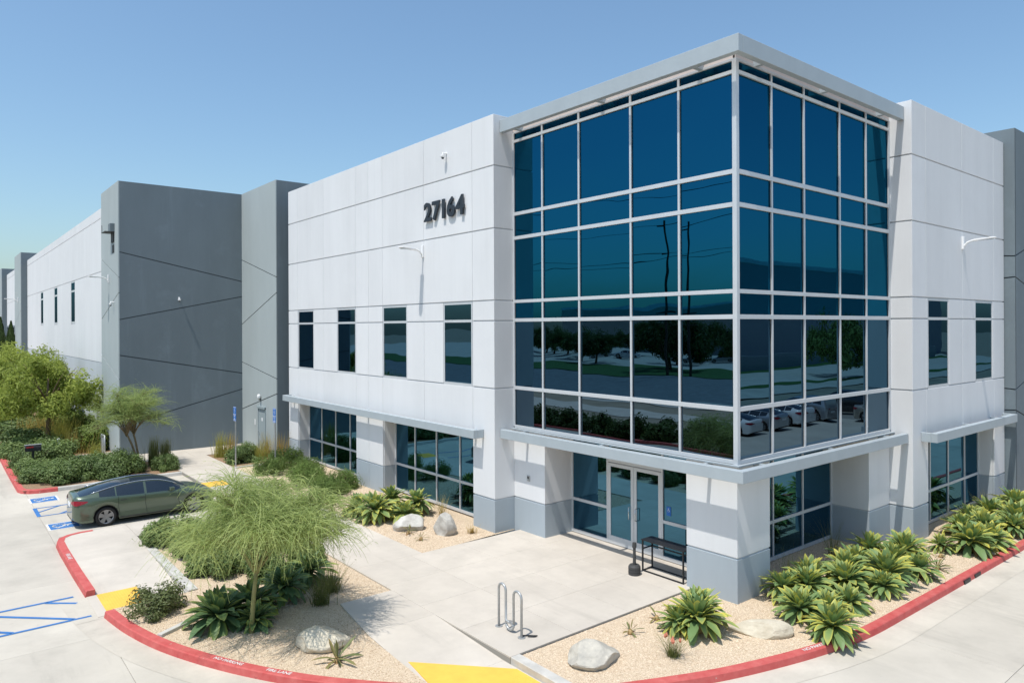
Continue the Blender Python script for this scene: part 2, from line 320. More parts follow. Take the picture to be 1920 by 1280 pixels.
# entrance ramp to the street
rampz = lambda y: 0.0 if y >= 4.15 else max(-0.142, -0.142 * (4.15 - y) / 2.6)
ramp = put('entrance_ramp', MB().prism([(-7.72, 4.15), (-6.003, 4.15), (-6.003, 6.14), (-7.42, 6.14)], -0.3, 0.0).mesh('r', 0.002), M['concrete'], kind='structure')
put('ramp_slab', MB().prism([(-7.8, 1.55), (-6.003, 1.55), (-6.003, 4.146), (-7.72, 4.146)], -0.3, [-0.142, -0.142, 0, 0]).mesh('r', 0.002), M['concrete'], ramp)
put('ramp_slab', MB().prism([(-7.85, 1.1), (-6.9, 0.2), (-6.003, -0.55), (-6.003, 1.546), (-7.8, 1.546)], -0.3, -0.142).mesh('r', 0.002), M['concrete'], ramp)
put('side_kerb', MB().prism([(-6.0, -0.55), (-5.76, -0.75), (-5.76, 1.326), (-6.0, 1.326)], -0.3, 0.004).mesh('r', 0.012), M['kerb'], ramp)

# planting beds
def bed(name, poly, m, z=-0.035):
    bm = bmesh.new(); vs_ = [bm.verts.new((p[0], p[1], z)) for p in poly]; bm.faces.new(vs_)
    bmesh.ops.triangulate(bm, faces=bm.faces); me = bpy.data.meshes.new(name); bm.to_mesh(me); bm.free()
    return put(name, me, m, kind='structure')
K3 = smooth_line([(-11.92, 9.3), (-11.72, 8.0), (-11.32, 6.5), (-10.62, 4.85), (-9.75, 3.35), (-8.85, 2.2), (-7.86, 1.14)], 6)
K4 = smooth_line([(-5.88, -0.62), (-4.7, -1.2), (-3.35, -1.78), (-2.0, -2.2), (-0.6, -2.53), (0.9, -2.74), (3.0, -2.80), (6.5, -2.86), (12.0, -2.94), (24.0, -3.02)], 6)
def inset(line, d):
    out = []
    for i, p in enumerate(line):
        t = (line[min(i + 1, len(line) - 1)] - line[max(i - 1, 0)]).normalized(); out.append(p + Vector((-t.y, t.x)) * d)
    return out
mid_poly = [(-9.78, 15.62), (-6.0, 15.62), (-6.0, 6.14), (-7.42, 6.14), (-7.72, 4.15), (-7.86, 1.3)] + [tuple(p) for p in reversed(inset(K3, 0.16))][1:] + [(-11.75, 9.44), (-9.78, 9.44)]
front_poly = [tuple(p) for p in inset(K4, 0.16)] + [(24, 1.3), (0.1, 1.3), (-5.77, 1.3), (-5.77, -0.5)]
BEDS = {'middle': mid_poly, 'front': front_poly, 'wall': [(-3.8, 8.2), (0.1, 8.46), (0.1, 25.0), (-3.8, 25.0)]}
bed('gravel_bed', mid_poly, M['gravel']); bed('gravel_bed', front_poly, M['gravel']); bed('gravel_bed', BEDS['wall'], M['gravel'])
bed('mulch_bed', [(-3.8, 25.1), (-1.0, 25.1), (-1.0, 29.6), (-3.8, 29.6)], M['mulch'])
bed('mulch_bed', [(-12.15, 25.8), (-6.02, 25.8), (-6.02, 29.6), (-9.3, 29.6), (-9.3, 34), (-7.4, 34), (-7.4, 130), (-12.15, 130)], M['mulch'], -0.02)
box('bed_edging', None, M['kerb'], -3.795, -1.2, 24.98, 25.12, -0.2, 0.03, kind='structure')
put('bed_edging', MB().prism([(-11.3, 7.05), (-11.22, 6.95), (-10.35, 7.42), (-10.42, 7.54)], -0.2, 0.04).mesh('e', 0.01), M['kerb'], kind='structure')

def inside(p, poly):
    c = False; j = len(poly) - 1
    for i in range(len(poly)):
        if (poly[i][1] > p[1]) != (poly[j][1] > p[1]) and p[0] < (poly[j][0] - poly[i][0]) * (p[1] - poly[i][1]) / (poly[j][1] - poly[i][1]) + poly[i][0]: c = not c
        j = i
    return c
def pebbles(name, poly, n, lim, m1):
    mb = MB(); xs = [p[0] for p in poly]; ys = [p[1] for p in poly]; k = 0
    while k < n:
        x = rnd.uniform(max(min(xs), lim[0]), min(max(xs), lim[1])); y = rnd.uniform(max(min(ys), lim[2]), min(max(ys), lim[3])); k += 1
        if not inside((x, y), poly): continue
        r_ = rnd.uniform(0.010, 0.022); a = rnd.uniform(0, 6.28); z = -0.037
        v = [(x + r_ * math.cos(a + q * 1.571) * rnd.uniform(0.7, 1.2), y + r_ * math.sin(a + q * 1.571) * rnd.uniform(0.7, 1.2), z + rnd.uniform(0, .006)) for q in range(4)]
        v.append((x, y, z + r_ * rnd.uniform(0.6, 1.0)))
        mb.add(v, [(0, 1, 4), (1, 2, 4), (2, 3, 4), (3, 0, 4)])
        mb.tone += [rnd.random()] * 5
    put(name, mb.mesh(), m1, label=None, kind='stuff')
PEB = leaf_mat('pebble', (0.40, 0.28, 0.18), (0.86, 0.74, 0.58), 0.0, rough=0.9)
pebbles('gravel', mid_poly, 26000, (-12, -6, 1, 9.5), PEB)
pebbles('gravel', front_poly, 42000, (-6, 9, -3, 1.3), PEB)
pebbles('gravel', BEDS['wall'], 26000, (-3.8, -0.8, 8.2, 17), PEB)

# kerbs
def kerb(name, line, m, w=0.17, zt=0.0, zb=-0.2, batter=0.035, side=1):
    mb = MB(); line = [Vector(p[:2]) for p in line]; rings = []
    for i, p in enumerate(line):
        t = (line[min(i + 1, len(line) - 1)] - line[max(i - 1, 0)]).normalized(); n = Vector((-t.y, t.x)) * side
        o = p - n * batter; q = p + n * 0.02; s_ = p + n * w
        rings.append([(o.x, o.y, zb), (p.x, p.y, zt - 0.02), (q.x, q.y, zt), (s_.x, s_.y, zt), (s_.x, s_.y, zb)])
    v = [a for r_ in rings for a in r_]; f = []
    for i in range(len(line) - 1):
        for k in range(4): f.append((i * 5 + k, i * 5 + k + 1, (i + 1) * 5 + k + 1, (i + 1) * 5 + k))
    f.append((0, 1, 2, 3, 4)); e = (len(line) - 1) * 5; f.append((e + 4, e + 3, e + 2, e + 1, e))
    mb.add(v, f)
    bm = bmesh.new(); me = mb.mesh(); bm.from_mesh(me); bmesh.ops.recalc_face_normals(bm, faces=bm.faces); bm.to_mesh(me); bm.free()
    return put(name, me, m, kind='structure')
def gutter(line, w=0.62, side=1):
    mb = MB(); line = [Vector(p[:2]) for p in line]; v = []
    for i, p in enumerate(line):
        t = (line[min(i + 1, len(line) - 1)] - line[max(i - 1, 0)]).normalized(); n = Vector((-t.y, t.x)) * side
        a = p - n * w; b = p + n * 0.1; v += [(a.x, a.y, ZS + 0.003), (b.x, b.y, ZS + 0.003)]
    mb.add(v, [(2 * i, 2 * i + 2, 2 * i + 3, 2 * i + 1) for i in range(len(line) - 1)])
    put('gutter', mb.mesh(), M['gutter'], kind='structure')
k3 = kerb('red_kerb', K3, M['red'], 0.2); k4 = kerb('red_kerb', K4, M['red'], 0.2)
K2 = [(-10.95, 17.38), (-11.35, 17.36), (-11.7, 17.22), (-11.95, 16.95), (-12.05, 16.5), (-12.07, 15.5), (-12.07, 13.0), (-12.05, 11.04)]
k2 = kerb('red_kerb', K2, M['red'], 0.2, zt=0.006)
K1 = [(-12.3, 120), (-12.3, 60), (-12.3, 40), (-12.3, 30), (-12.28, 26.4), (-12.18, 26.0), (-11.95, 25.72), (-11.6, 25.58), (-10.95, 25.56)]
k1 = kerb('red_kerb', K1, M['red'], 0.2)
kerb('grey_kerb', [(-10.946, 25.56), (-8, 25.62), (-6.0, 25.66)], M['kerb'], 0.18)
kerb('grey_kerb', [(-6.0, 17.38), (-10.946, 17.38)], M['kerb'], 0.05, zt=0.003)
gutter(K3); gutter(K4); gutter([(-12.05, 11.04), (-11.98, 10), (-11.92, 9.3)], 0.62)
for i, (p, ln) in enumerate([(12, K3), (22, K3), (30, K4), (44, K4)]):
    pass
# storm slots in the right kerb
for x in (6.0, 6.75):
    box('drain_slot', k4, M['black'], x, x + 0.42, -2.9, -2.83, -0.135, -0.05)

def flat_text(parent, s, size, pos, tang, z, m='stencil', bold=0.003):
    me = text_mesh(s, size, 0.0, bold).copy(); me.materials.clear(); me.materials.append(M[m])
    t = Vector(tang).normalized(); n = Vector((-t.y, t.x))
    o = put('lettering', me, None, parent)
    o.matrix_world = Matrix(((t.x, n.x, 0, pos[0]), (t.y, n.y, 0, pos[1]), (0, 0, 1, z), (0, 0, 0, 1)))
    return o
def on_line(line, u):
    i = int(u); f_ = u - i; p = line[i].lerp(line[i + 1], f_); t = (line[i + 1] - line[i]).normalized(); n = Vector((-t.y, t.x)); return p, t, n
for w_, u in (('NO PARKING', 18.3), ('FIRE LANE', 22.6)):
    p, t, n = on_line(K3, u); flat_text(k3, w_, 0.125, p + n * 0.11, t, 0.004)
for w_, u in (('NO PARKING', 23.2),):
    p, t, n = on_line(K4, u); flat_text(k4, w_, 0.13, p + n * 0.11, t, 0.004)
flat_text(k2, 'FIRE LANE', 0.14, (-11.97, 14.6), (0, -1), 0.010)
flat_text(k1, 'NO', 0.14, (-12.19, 28.6), (0, -1), 0.004)

# tactile panels
def tactile(name, poly, zf, label):
    e = tag(put(name, MB().prism(poly, [zf(p[1]) - 0.02 for p in poly], [zf(p[1]) + 0.008 for p in poly]).mesh('panel'), M['yellow']), label, 'tactile paving', 'yellow tactile panels')
    mb = MB(); xs = [p[0] for p in poly]; ys = [p[1] for p in poly]; x = min(xs) + 0.03
    while x < max(xs):
        y = min(ys) + 0.03
        while y < max(ys):
            if inside((x, y), poly):
                z = zf(y) + 0.007
                mb.add([(x + .014 * math.cos(q * 1.047), y + .014 * math.sin(q * 1.047), z) for q in range(6)] + [(x + .007 * math.cos(q * 1.047), y + .007 * math.sin(q * 1.047), z + 0.006) for q in range(6)],
                       [(q, (q + 1) % 6, 6 + (q + 1) % 6, 6 + q) for q in range(6)] + [(6, 7, 8, 9, 10, 11)])
            y += 0.06
        x += 0.06
    put('domes', mb.mesh(), M['yellow'], e, kind='stuff')
tactile('tactile_panel', [(-11.83, 9.55), (-10.9, 9.55), (-10.9, 11.02), (-11.83, 11.02)], lambda y: -0.135, 'yellow tactile panel beside the clump of reddish shrub at the island')
tactile('tactile_panel', [(-7.78, 1.25), (-6.95, 0.36), (-6.04, -0.42), (-6.04, 1.08), (-7.62, 2.62)], lambda y: rampz(y), 'yellow tactile panel at the foot of the ramp by the bike rack')
tactile('tactile_panel', [(-6.05, 21.45), (-5.1, 21.45), (-5.1, 22.5), (-6.05, 22.5)], lambda y: 0.0, 'yellow tactile panel in front of the parked green car')

# blue parking markings
def strip(name, parent, a, b, w, m, z=ZS + 0.006):
    a = Vector(a); b = Vector(b); n = Vector((-(b - a).y, (b - a).x)).normalized() * w / 2
    return put(name, MB().add([(*(a - n), z), (*(b - n), z), (*(b + n), z), (*(a + n), z)], [(0, 1, 2, 3)]).mesh(), M[m], parent)
def isa_mesh(s=1.0):
    """wheelchair pictogram, flat, in a unit square centred on 0 (x right, y up)"""
    mb = MB()
    def stroke(pts, w):
        for a, b in zip(pts[:-1], pts[1:]):
            a = Vector(a); b = Vector(b); n = Vector((-(b - a).y, (b - a).x)).normalized() * w / 2; e = (b - a).normalized() * w * .3
            mb.add([(*((a - e - n) * s), 0), (*((b + e - n) * s), 0), (*((b + e + n) * s), 0), (*((a - e + n) * s), 0)], [(0, 1, 2, 3)])
    mb.add([(s * (-.06 + .075 * math.cos(k * .628)), s * (.36 + .075 * math.sin(k * .628)), 0) for k in range(10)], [tuple(range(10))])
    stroke([(-.06, .25), (-.05, 0), (.16, 0), (.24, -.26), (.33, -.24)], .085); stroke([(-.05, .13), (.14, .13)], .06)
    c = [(-.05 + .25 * math.cos(R(k)), -.14 + .25 * math.sin(R(k))) for k in range(125, 345, 20)]
    stroke(c, .065)
    return mb.mesh()
def isa_floor(x, y, s, label):
    e = put('accessible_marking', MB().add([(x - s / 2 - .06, y - s / 2 - .06, ZS + .004), (x + s / 2 + .06, y - s / 2 - .06, ZS + .004), (x + s / 2 + .06, y + s / 2 + .06, ZS + .004), (x - s / 2 - .06, y + s / 2 + .06, ZS + .004)], [(0, 1, 2, 3)]).mesh(), M['whitepaint'], drive)
    put('blue_square', MB().add([(x - s / 2, y - s / 2, ZS + .008), (x + s / 2, y - s / 2, ZS + .008), (x + s / 2, y + s / 2, ZS + .008), (x - s / 2, y + s / 2, ZS + .008)], [(0, 1, 2, 3)]).mesh(), M['bluepaint'], e)
    o = put('pictogram', isa_mesh(s * .95), M['whitepaint'], e); o.location = (x, y, ZS + .012); o.rotation_euler = (0, 0, R(-90))
isa_floor(-11.6, 24.15, 0.86, ''); isa_floor(-11.52, 19.25, 0.86, '')
strip('painted_line', drive, (-12.05, 21.15), (-12.05, 22.7), 0.13, 'bluepaint')
strip('painted_line', drive, (-12.0, 22.65), (-6.3, 22.65), 0.09, 'bluepaint')
strip('painted_line', drive, (-12.0, 21.2), (-6.3, 21.2), 0.09, 'bluepaint')
strip('painted_line', drive, (-12.0, 21.9), (-11.2, 22.65), 0.09, 'bluepaint', ZS + .0075)
strip('painted_line', drive, (-11.4, 21.2), (-10.0, 22.65), 0.09, 'bluepaint', ZS + .0075)
for a, b in (((-17, 11.3), (-12.3, 11.3)), ((-17, 9.62), (-12.15, 9.62)), ((-13.9, 11.0), (-12.5, 9.66)), ((-12.9, 11.26), (-12.3, 10.75)), ((-15.2, 11.2), (-13.7, 9.66)), ((-16.5, 11.2), (-15.0, 9.66))):
    strip('painted_line', drive, a, b, 0.10, 'bluepaint')

# ------------------------------------------------------------------ office building (white panels, glass corner)
OB = empty('office_building', (0, 0, 0), label='white two-storey office with blue glass corner and street number 27164', cat='building')
XA, YB = -0.84, -0.69                    # wall planes
ZT = 13.65
LEV = [1.05, 4.68, 6.90, 7.57, 9.93, 11.98, ZT]
hg, vg = 0.022, 0.007
# solid cores just behind the panels
def core(x0, x1, y0, y1, z0, z1, m='reveal'): return box('core_wall', OB, M[m], x0, x1, y0, y1, z0, z1)
core(-0.80, 6.0, 8.50, 25.66, 3.05, 13.6)
core(-0.80, 6.0, 8.50, 9.64, -0.3, 3.05); core(-0.80, 6.0, 15.90, 18.22, -0.3, 3.05); core(-0.80, 6.0, 24.52, 25.66, -0.3, 3.05)
core(-0.18, 6.0, 9.64, 15.90, -0.3, 3.05); core(-0.18, 6.0, 18.22, 24.52, -0.3, 3.05)
core(8.43, 16.7, -0.65, 8.0, 3.05, 13.6)
core(8.43, 9.52, -0.65, 6.0, -0.3, 3.05); core(15.63, 16.7, -0.65, 6.0, -0.3, 3.05); core(9.52, 15.63, -0.06, 6.0, -0.3, 3.05)
core(0.06, 8.43, 0.06, 8.50, 3.32, 13.30)
core(1.26, 8.3, 1.26, 8.50, -0.3, 3.32)
box('roof_deck', OB, M['roofing'], 0.0, 16.7, 0.0, 25.6, 13.31, 13.36)
# panels on the number wall
def panelA(y0, y1, z0, z1, m='white', deep=False):
    x1 = 0.02 if deep else XA + 0.06
    box('wall_panel', OB, M[m], XA, x1, y0 + (0 if deep else vg), y1 - vg, z0 + hg, z1 - (hg if z1 < ZT else 0), 0.006)
VA = [8.48, 9.68, 12.75, 15.9, 17.1, 18.25, 21.5, 24.53, 25.70]
WINA = [(9.70, 11.46), (13.98, 15.88), (18.27, 20.08), (22.63, 24.48)]
for a, b in zip(VA[:-1], VA[1:]):
    d = a == 8.48
    for z0, z1 in zip(LEV[3:-1], LEV[4:]): panelA(a, b, z0, z1, deep=d)
    z0 = 1.05 if (a in (8.48, 15.9, 17.1, 24.53)) else 3.05
    panelA(a, b, z0, 4.68, deep=d)
    if z0 < 2: panelA(a, b, -0.25, 1.05, 'base', deep=d)
    segs = [(a, b)]
    for w in WINA:
        ns = []
        for s_ in segs:
            if w[1] <= s_[0] + .05 or w[0] >= s_[1] - .05: ns.append(s_)
            else:
                if w[0] - s_[0] > 0.12: ns.append((s_[0], w[0]))
                if s_[1] - w[1] > 0.12: ns.append((w[1], s_[1]))
        segs = ns
    for s_ in segs:
        panelA(s_[0], s_[1], 4.68, 6.90, deep=d); panelA(s_[0], s_[1], 6.90, 7.57, deep=d)
# panels on the right wall
def panelB(x0, x1, z0, z1, m='white', deep=False):
    y1 = 0.02 if deep else YB + 0.06
    box('wall_panel', OB, M[m], x0 + (0 if deep else vg), x1 - vg, YB, y1, z0 + hg, z1 - (hg if z1 < ZT else 0), 0.006)
VB = [8.38, 9.42, 12.48, 15.6, 16.72]
WINB = [(9.56, 11.28), (13.71, 15.46)]
for a, b in zip(VB[:-1], VB[1:]):
    d = a == 8.38
    for z0, z1 in zip(LEV[3:-1], LEV[4:]): panelB(a, b, z0, z1, deep=d)
    lowp = a in (8.38, 15.6); panelB(a, b, 1.05 if lowp else 3.05, 4.68, deep=d)
    if lowp: panelB(a, b, -0.25, 1.05, 'base', deep=d)
    segs = [(a, b)]
    for w in WINB:
        ns = []
        for s_ in segs:
            if w[1] <= s_[0] + .05 or w[0] >= s_[1] - .05: ns.append(s_)
            else:
                if w[0] - s_[0] > 0.1: ns.append((s_[0], w[0]))
                if s_[1] - w[1] > 0.1: ns.append((w[1], s_[1]))
        segs = ns
    for s_ in segs:
        panelB(s_[0], s_[1], 4.68, 6.90, deep=d); panelB(s_[0], s_[1], 6.90, 7.57, deep=d)
panelB(9.42, 9.55, 1.05, 3.05); panelB(9.42, 9.55, -0.25, 1.05, 'base')
# side ends of the walls and pier returns into the storefront recesses
box('wall_panel', OB, M['white'], XA + 0.062, 6, 25.665, 25.70, -0.2, 13.55)
box('wall_panel', OB, M['white'], 16.705, 16.72, YB + 0.062, 4, -0.2, 13.55)
for y0, y1 in ((9.62, 9.66), (15.88, 15.92), (18.20, 18.24), (24.50, 24.54)):
    box('pier_return', OB, M['white'], XA + 0.062, -0.20, y0, y1, 1.07, 3.06); box('pier_return', OB, M['base'], XA + 0.062, -0.20, y0, y1, -0.25, 1.03)
for x0, x1 in ((9.50, 9.545), (15.605, 15.65)):
    box('pier_return', OB, M['white'], x0, x1, YB + 0.062, -0.08, 1.07, 3.06); box('pier_return', OB, M['base'], x0, x1, YB + 0.062, -0.08, -0.25, 1.03)
# lower piers of the entrance
def pier(x0, x1, y0, y1):
    box('pier', OB, M['base'], x0, x1, y0, y1, -0.25, 1.03, 0.006)
    box('pier_joint', OB, M['reveal'], x0 + .025, x1 - .025, y0 + .025, y1 - .025, 1.0, 1.1)
    box('pier', OB, M['white'], x0, x1, y0, y1, 1.075, 3.30, 0.006)
pier(0.0, 1.45, 0.0, 1.50); pier(-0.02, 1.25, 6.95, 8.475); pier(6.95, 8.375, 0.0, 1.25)
box('soffit', OB, M['soffit'], 0.01, 1.26, 0.01, 8.47, 3.302, 3.318); box('soffit', OB, M['soffit'], 1.27, 8.37, 0.01, 1.26, 3.302, 3.318)

# curtain wall
GL = [3.40, 4.68, 6.92, 7.54, 9.64, 10.44, 12.85, 13.14]
GY = [0.0, 1.67, 3.32, 5.36, 7.01, 8.48]
GX = [0.0, 1.55, 3.15, 5.13, 6.77, 8.38]
CW = empty('curtain_wall', (0, 0, 0)); CW.parent = OB
def wobble(o):
    o.rotation_euler = (rnd.uniform(-1, 1) * R(.15), rnd.uniform(-1, 1) * R(.15), rnd.uniform(-1, 1) * R(.06)); return o
def paneA(par, x, y0, y1, z0, z1, gm='glass'):
    o = put('glass_pane', MB().box(-0.012, 0.012, -(y1 - y0) / 2, (y1 - y0) / 2, -(z1 - z0) / 2, (z1 - z0) / 2).mesh(), M[gm], par, loc=(x, (y0 + y1) / 2, (z0 + z1) / 2)); return wobble(o)
def paneB(par, y, x0, x1, z0, z1, gm='glass'):
    o = put('glass_pane', MB().box(-(x1 - x0) / 2, (x1 - x0) / 2, -0.012, 0.012, -(z1 - z0) / 2, (z1 - z0) / 2).mesh(), M[gm], par, loc=((x0 + x1) / 2, y, (z0 + z1) / 2)); return wobble(o)
for z0, z1 in zip(GL[:-1], GL[1:]):
    for y0, y1 in zip(GY[:-1], GY[1:]): paneA(CW, 0.02, y0 + .02, y1 - .02, z0 + .02, z1 - .02, 'spandrel' if z0 < 4 else 'window' if z0 < 6 else 'glass')
    for x0, x1 in zip(GX[:-1], GX[1:]): paneB(CW, 0.02, x0 + .02, x1 - .02, z0 + .02, z1 - .02, 'spandrel' if z0 < 4 else 'window' if z0 < 6 else 'glass')
for y in GY[1:-1]: box('mullion', CW, M['alu'], -0.045, 0.0, y - .032, y + .032, GL[0], GL[-1], 0.004)
for x in GX[1:-1]: box('mullion', CW, M['alu'], x - .03, x + .03, -0.045, 0.0, GL[0], GL[-1], 0.004)
box('corner_mullion', CW, M['alu'], -0.06, 0.06, -0.06, 0.06, 3.34, 13.16, 0.004)
box('mullion', CW, M['alu'], -0.05, 0.0, GY[-1] - .075, GY[-1] - .004, GL[0], GL[-1], 0.004)
box('mullion', CW, M['alu'], GX[-1] - .09, GX[-1] - .004, -0.05, 0.0, GL[0], GL[-1], 0.004)
for z, h in zip(GL, (.09, .11, .11, .10, .11, .11, .09, .06)):
    box('transom', CW, M['alu'], -0.055, 0.003, 0.062, GY[-1] - .076, z - h / 2, z + h / 2, 0.004)
    box('transom', CW, M['alu'], 0.062, GX[-1] - .091, -0.055, 0.003, z - h / 2, z + h / 2, 0.004)
box('sill_ledge', CW, M['fascia'], -0.16, 0.0, 0.0, 8.47, 3.31, 3.345); box('sill_ledge', CW, M['fascia'], -0.16, 8.375, -0.16, 0.0, 3.31, 3.345)
box('head_panel', CW, M['soffit'], -0.02, 0.05, 0.0, 8.47, 13.175, 13.44); box('head_panel', CW, M['soffit'], -0.02, 8.375, -0.02, 0.05, 13.175, 13.44)

# canopies: a channel beam held off the wall on brackets
def canopy(name, beams, brackets):
    e = empty(name); e.parent = OB
    for b in beams: box('beam', e, M['fascia'], *b, 0.008)
    for b in brackets: box('bracket', e, M['fascia'], *b)
canopy('upper_canopy', [(-0.60, -0.42, -0.48, 8.46, 13.07, 13.48), (-0.418, 8.36, -0.48, -0.30, 13.07, 13.48)],
       [(-0.42, -0.02, y - .06, y + .06, 13.12, 13.40) for y in (8.0, 4.3, 0.95)] + [(x - .06, x + .06, -0.30, -0.02, 13.12, 13.40) for x in (0.8, 4.05, 7.5)])
canopy('entrance_canopy', [(-0.63, -0.44, -0.57, 8.46, 3.05, 3.34), (-0.438, 8.36, -0.57, -0.38, 3.05, 3.34)],
       [(-0.44, -0.0, y - .045, y + .045, 3.12, 3.30) for y in (7.75, 4.3, 0.75)] + [(x - .045, x + .045, -0.38, 0.0, 3.12, 3.30) for x in (0.75, 4.2, 7.62)])
canopy('storefront_canopy', [(-1.28, -1.10, 9.05, 25.45, 3.02, 3.30), (-1.098, XA - .003, 9.05, 9.12, 3.02, 3.30), (-1.098, XA - .003, 25.38, 25.45, 3.02, 3.30)],
       [(-1.10, XA, y - .05, y + .05, 3.08, 3.26) for y in (24.95, 17.1, 9.5)])
canopy('storefront_canopy', [(8.98, 16.55, -1.16, -0.98, 3.05, 3.34), (8.98, 9.06, -0.978, YB - .003, 3.05, 3.34), (16.47, 16.55, -0.978, YB - .003, 3.05, 3.34)],
       [(x - .05, x + .05, -0.98, YB, 3.12, 3.30) for x in (12.5, 15.2)])

# windows of the upper floor
def windowA(y0, y1):
    w = empty('window', (0, 0, 0)); w.parent = OB
    x0, x1 = XA + 0.012, XA + 0.05
    for b in ((y0, y0 + .06, 4.66, 7.55), (y1 - .06, y1, 4.66, 7.55), (y0 + .06, y1 - .06, 7.48, 7.55), (y0 + .06, y1 - .06, 6.86, 6.95), (y0 + .06, y1 - .06, 4.66, 4.76)):
        box('window_frame', w, M['alu'], x0, x1, *b)
    paneA(w, XA + 0.034, y0 + .055, y1 - .055, 4.755, 6.865, 'window'); paneA(w, XA + 0.034, y0 + .055, y1 - .055, 6.945, 7.485, 'window')
for w in WINA: windowA(w[0] + .01, w[1] - .01)
def windowB(x0, x1):
    w = empty('window', (0, 0, 0)); w.parent = OB
    y0, y1 = YB + 0.012, YB + 0.05
    for b in ((x0, x0 + .06, 4.66, 7.55), (x1 - .06, x1, 4.66, 7.55), (x0 + .06, x1 - .06, 7.48, 7.55), (x0 + .06, x1 - .06, 6.86, 6.95), (x0 + .06, x1 - .06, 4.66, 4.76)):
        box('window_frame', w, M['alu'], b[0], b[1], y0, y1, b[2], b[3])
    paneB(w, YB + 0.034, x0 + .055, x1 - .055, 4.755, 6.865, 'window'); paneB(w, YB + 0.034, x0 + .055, x1 - .055, 6.945, 7.485, 'window')
for w in WINB: windowB(w[0] + .01, w[1] - .01)

# ground floor storefronts
def storefrontA(x, ys, z0, zm, z1, skip=()):
    s = empty('storefront', (0, 0, 0)); s.parent = OB
    for y in ys: box('mullion', s, M['alu'], x - .05, x + .03, y - .028, y + .028, z0, z1)
    for i, (a, b) in enumerate(zip(ys[:-1], ys[1:])):
        if i in skip: continue
        for za, h in ((z0 + .05, .1), (zm, .09), (z1, .08)): box('transom', s, M['alu'], x - .047, x + .027, a + .029, b - .029, za - h / 2, za + h / 2)
        paneA(s, x, a + .02, b - .02, z0 + .08, zm - .03, 'vision'); paneA(s, x, a + .02, b - .02, zm + .03, z1 - .02, 'vision')
    return s
def storefrontB(y, xs, z0, zm, z1):
    s = empty('storefront', (0, 0, 0)); s.parent = OB
    for x in xs: box('mullion', s, M['alu'], x - .028, x + .028, y - .05, y + .03, z0, z1)
    for a, b in zip(xs[:-1], xs[1:]):
        for za, h in ((z0 + .05, .1), (zm, .09), (z1, .08)): box('transom', s, M['alu'], a + .029, b - .029, y - .047, y + .027, za - h / 2, za + h / 2)
        paneB(s, y, a + .02, b - .02, z0 + .08, zm - .03, 'vision'); paneB(s, y, a + .02, b - .02, zm + .03, z1 - .02, 'vision')
storefrontA(-0.24, [24.47, 23.0, 21.46, 19.97, 18.48], 0.02, 1.12, 3.03); storefrontA(-0.24, [15.85, 14.34, 12.80, 11.26, 9.70], 0.02, 1.12, 3.03)
storefrontB(1.2, [1.48, 3.55, 5.19, 6.92], 0.0, 1.10, 3.29); storefrontB(-0.12, [9.58, 11.1, 12.68, 14.22, 15.58], 0.0, 1.10, 3.03)
sf = storefrontA(1.2, [6.92, 5.36, 3.22, 1.53], 0.02, 1.10, 3.29, skip=(1,))
box('transom', sf, M['alu'], 1.153, 1.227, 3.249, 5.33, 2.52, 2.62); paneA(sf, 1.2, 3.24, 5.34, 2.60, 3.27, 'vision')
for y0, y1, hy in ((4.295, 5.33, 4.42), (3.25, 4.285, 4.16)):
    d = empty('door', (0, 0, 0)); d.parent = OB
    for b in ((y0, y0 + .11, 0.02, 2.50), (y1 - .11, y1, 0.02, 2.50), (y0 + .11, y1 - .11, 0.02, 0.27), (y0 + .11, y1 - .11, 2.39, 2.50)): box('door_frame', d, M['alu'], 1.15, 1.20, *b, 0.004)
    paneA(d, 1.18, y0 + .105, y1 - .105, .265, 2.395, 'vision')
    put('door_handle', MB().tube([(1.15, hy, 0.92), (1.07, hy, 0.92), (1.07, hy, 1.28), (1.15, hy, 1.28)], 0.014, 8).mesh(smooth=True), M['chrome'], d)
st = box('sticker', OB, M['signblue'], 1.176, 1.186, 2.93, 3.08, 1.30, 1.56)
o = put('pictogram', isa_mesh(0.13), M['signwhite'], st); o.matrix_world = Matrix(((0, 0, -1, 1.174), (-1, 0, 0, 3.005), (0, 1, 0, 1.46), (0, 0, 0, 1)))
put('card_reader', MB().box(-0.05, -0.021, 7.66, 7.80, 1.68, 1.86).mesh(bevel=.006), M['steel'], OB)
box('card_reader_screen', OB, M['dark'], -0.054, -0.051, 7.69, 7.77, 1.76, 1.83)
# street number
nx = [12.33, 11.80, 11.30, 10.83, 10.27]
for ch, y in zip('27164', nx):
    me = text_mesh(ch, 0.93, 0.028, 0.024).copy(); me.materials.clear(); me.materials.append(M['digit'])
    o = put('digit', me, None, OB)
    o.matrix_world = Matrix(((0, 0, -1, XA - 0.075), (-1.1, 0, 0, y), (0, 1, 0, 10.88), (0, 0, 0, 1)))

